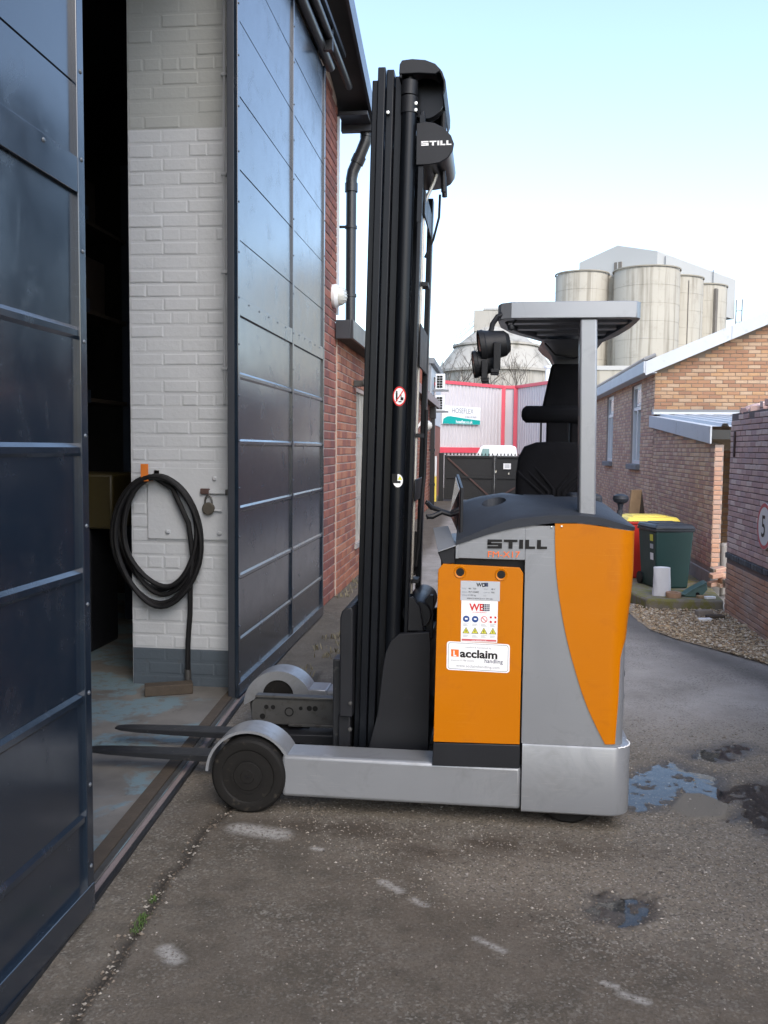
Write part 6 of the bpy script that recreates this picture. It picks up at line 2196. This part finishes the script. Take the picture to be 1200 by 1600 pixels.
mb.add([(sx - .001, sy - .0006, sz + .004), (sx + .019, sy - .0006, sz + .004), (sx + .009, sy - .0006, sz + .022)], [(0, 1, 2)], 1)
mb.build("warning_sticker", ["ink_white", "ink_yellow", "ink_black"], cyl_near, smooth=False)
# base plates at the mast foot
bp_ = [(-.528, .19), (-.480, .386), (-.459, .593), (-.447, .660), (-.425, .712), (-.386, .745), (-.252, .757), (-.247, .70), (-.250, .19)]
for a, b in ((3.922, 3.958), (4.542, 4.576)):
    mb = MB(); mb.prism(bp_, 'y', a, b); mb.build("mast_foot_plate", "truck_black", tk, .003)
mb = MB(); mb.box(-.50, -.252, 3.960, 4.54, .20, .26); mb.box(-.33, -.252, 3.960, 4.54, .26, .70); mb.build("reach_carriage", "truck_black", tk, .006)
mb = MB(); mb.lathe([(0, -.25), (.062, -.25), (.066, -.24), (.066, .24), (.062, .25), (0, .25)], (-.318, 4.27, .815), (0, 1, 0), 24); mb.build("tilt_cylinder", "truck_black", tk)
mb = MB(); mb.prism([(-.365, .75), (-.365, .90), (-.335, .905), (-.30, .86), (-.285, .77), (-.28, .75)], 'y', 3.97, 4.0); mb.build("tilt_bracket", "truck_black", tk, .004)
mb = MB(); mb.prism([(-.283, .70), (-.283, .88), (-.262, .90), (-.245, .90), (-.245, .70)], 'y', 4.06, 4.09); mb.build("tilt_bracket", "truck_black", tk, .003)
mb = MB(); mb.box(-.60, -.55, 3.99, 4.51, .16, .24); mb.build("mast_foot_beam", "truck_black", tk, .005)
# fork carriage and forks
mb = MB(); mb.prism([(-.656, .355), (-.656, .805), (-.648, .835), (-.630, .852), (-.605, .858), (-.597, .84), (-.597, .355)], 'y', 3.93, 4.57); car = mb.build("fork_carriage", "truck_black", tk, .006, 3)
mb = MB(); mb.box(-.668, -.612, 3.97, 4.53, .15, .354); mb.build("carriage_foot", "truck_black", car, .006)
for y, z in ((3.929, .42), (3.929, .30)):
    mb = MB(); mb.lathe([(0, .008), (.008, .007), (.010, 0)], (-.606, y, z), (0, -1, 0), 10); mb.build("bolt", "worn_steel", car)
for yc in (4.06, 4.40):
    mb = MB()
    rows = []
    for x, hw, zt, zb in ((-.66, .055, .135, .085), (-.75, .055, .128, .082), (-1.2, .054, .118, .084), (-1.6, .050, .112, .088), (-1.80, .044, .109, .092), (-1.88, .036, .107, .095), (-1.915, .020, .105, .098)):
        rows.append([(x, yc - hw, zb), (x, yc + hw, zb), (x, yc + hw, zt), (x, yc - hw, zt), (x, yc - hw, zb)])
    mb.grid(rows)
    mb.add(rows[-1][:4], [(0, 1, 2, 3)])
    fk = mb.build("fork", "fork_steel", tk, .004)
    mb = MB(); mb.box(-.700, -.660, yc - .055, yc + .055, .085, .60); mb.build("fork_shank", "fork_steel", fk, .005)

# ------------------------------------------------------------------ dim things inside the workshop
rk = thing("storage_rack", (-3.9, 7.2, 0), "dark storage rack deep inside the workshop doorway", "rack")
for x in (-4.6, -3.2):
    for y in (6.7, 7.7):
        MB().box(x - .04, x + .04, y - .04, y + .04, 0.012, 4.0).build("upright", "rack_blue", rk)
for z in (1.9, 2.6, 3.3):
    MB().box(-4.7, -3.1, 6.65, 6.72, z, z + .10).build("beam", "rack_blue", rk)
    MB().box(-4.6, -3.2, 6.73, 7.7, z + .02, z + .05).build("shelf", "timber_dirty", rk)
for k, (x, z, w, h) in enumerate(((-4.2, 1.95, .5, .4), (-3.5, 2.65, .45, .45), (-4.1, 2.65, .5, .3), (-3.6, 3.36, .5, .4))):
    o = MB().box(x - w / 2, x + w / 2, 6.85, 7.4, z + .001, z + h).build("storage_box", "cardboard", bevel=.01)
    tag(o, ["brown box on the lowest rack shelf inside the doorway", "tall brown box on the middle rack shelf at its right", "flat brown box on the middle rack shelf at its left", "brown box on the top rack shelf"][k], "box")
ym = thing("yellow_machine", (-3.2, 6.3, 0), "dim yellow machine inside the workshop behind the hose", "machine")
MB().box(-3.55, -2.75, 6.3, 6.9, .95, 1.36).build("head", "machine_yellow", ym, .02)
MB().box(-3.4, -2.95, 6.35, 6.85, .012, .95).build("column", "truck_black", ym, .02)
MB().cyl((-3.2, 6.05, 1.25), (-3.2, 6.3, 1.25), .12, n=18).build("motor", "truck_black", ym)
for k, (a, b) in enumerate((((-3.4, 6.0, 1.35), (-2.75, 6.1, 2.25)), ((-3.35, 6.12, 2.05), (-2.6, 6.12, 2.25)))):
    pass
o = MB().bar((-3.1, 6.0, .05), (-3.35, 6.6, 2.35), .09, .03).build("timber_batten", "timber")
tag(o, "pale timber batten leaning in the dark doorway", "timber")

# gate-side extras
o = MB().box(-1.6, -1.48, 5.0, 5.0 + .001, 0, .001) if False else None
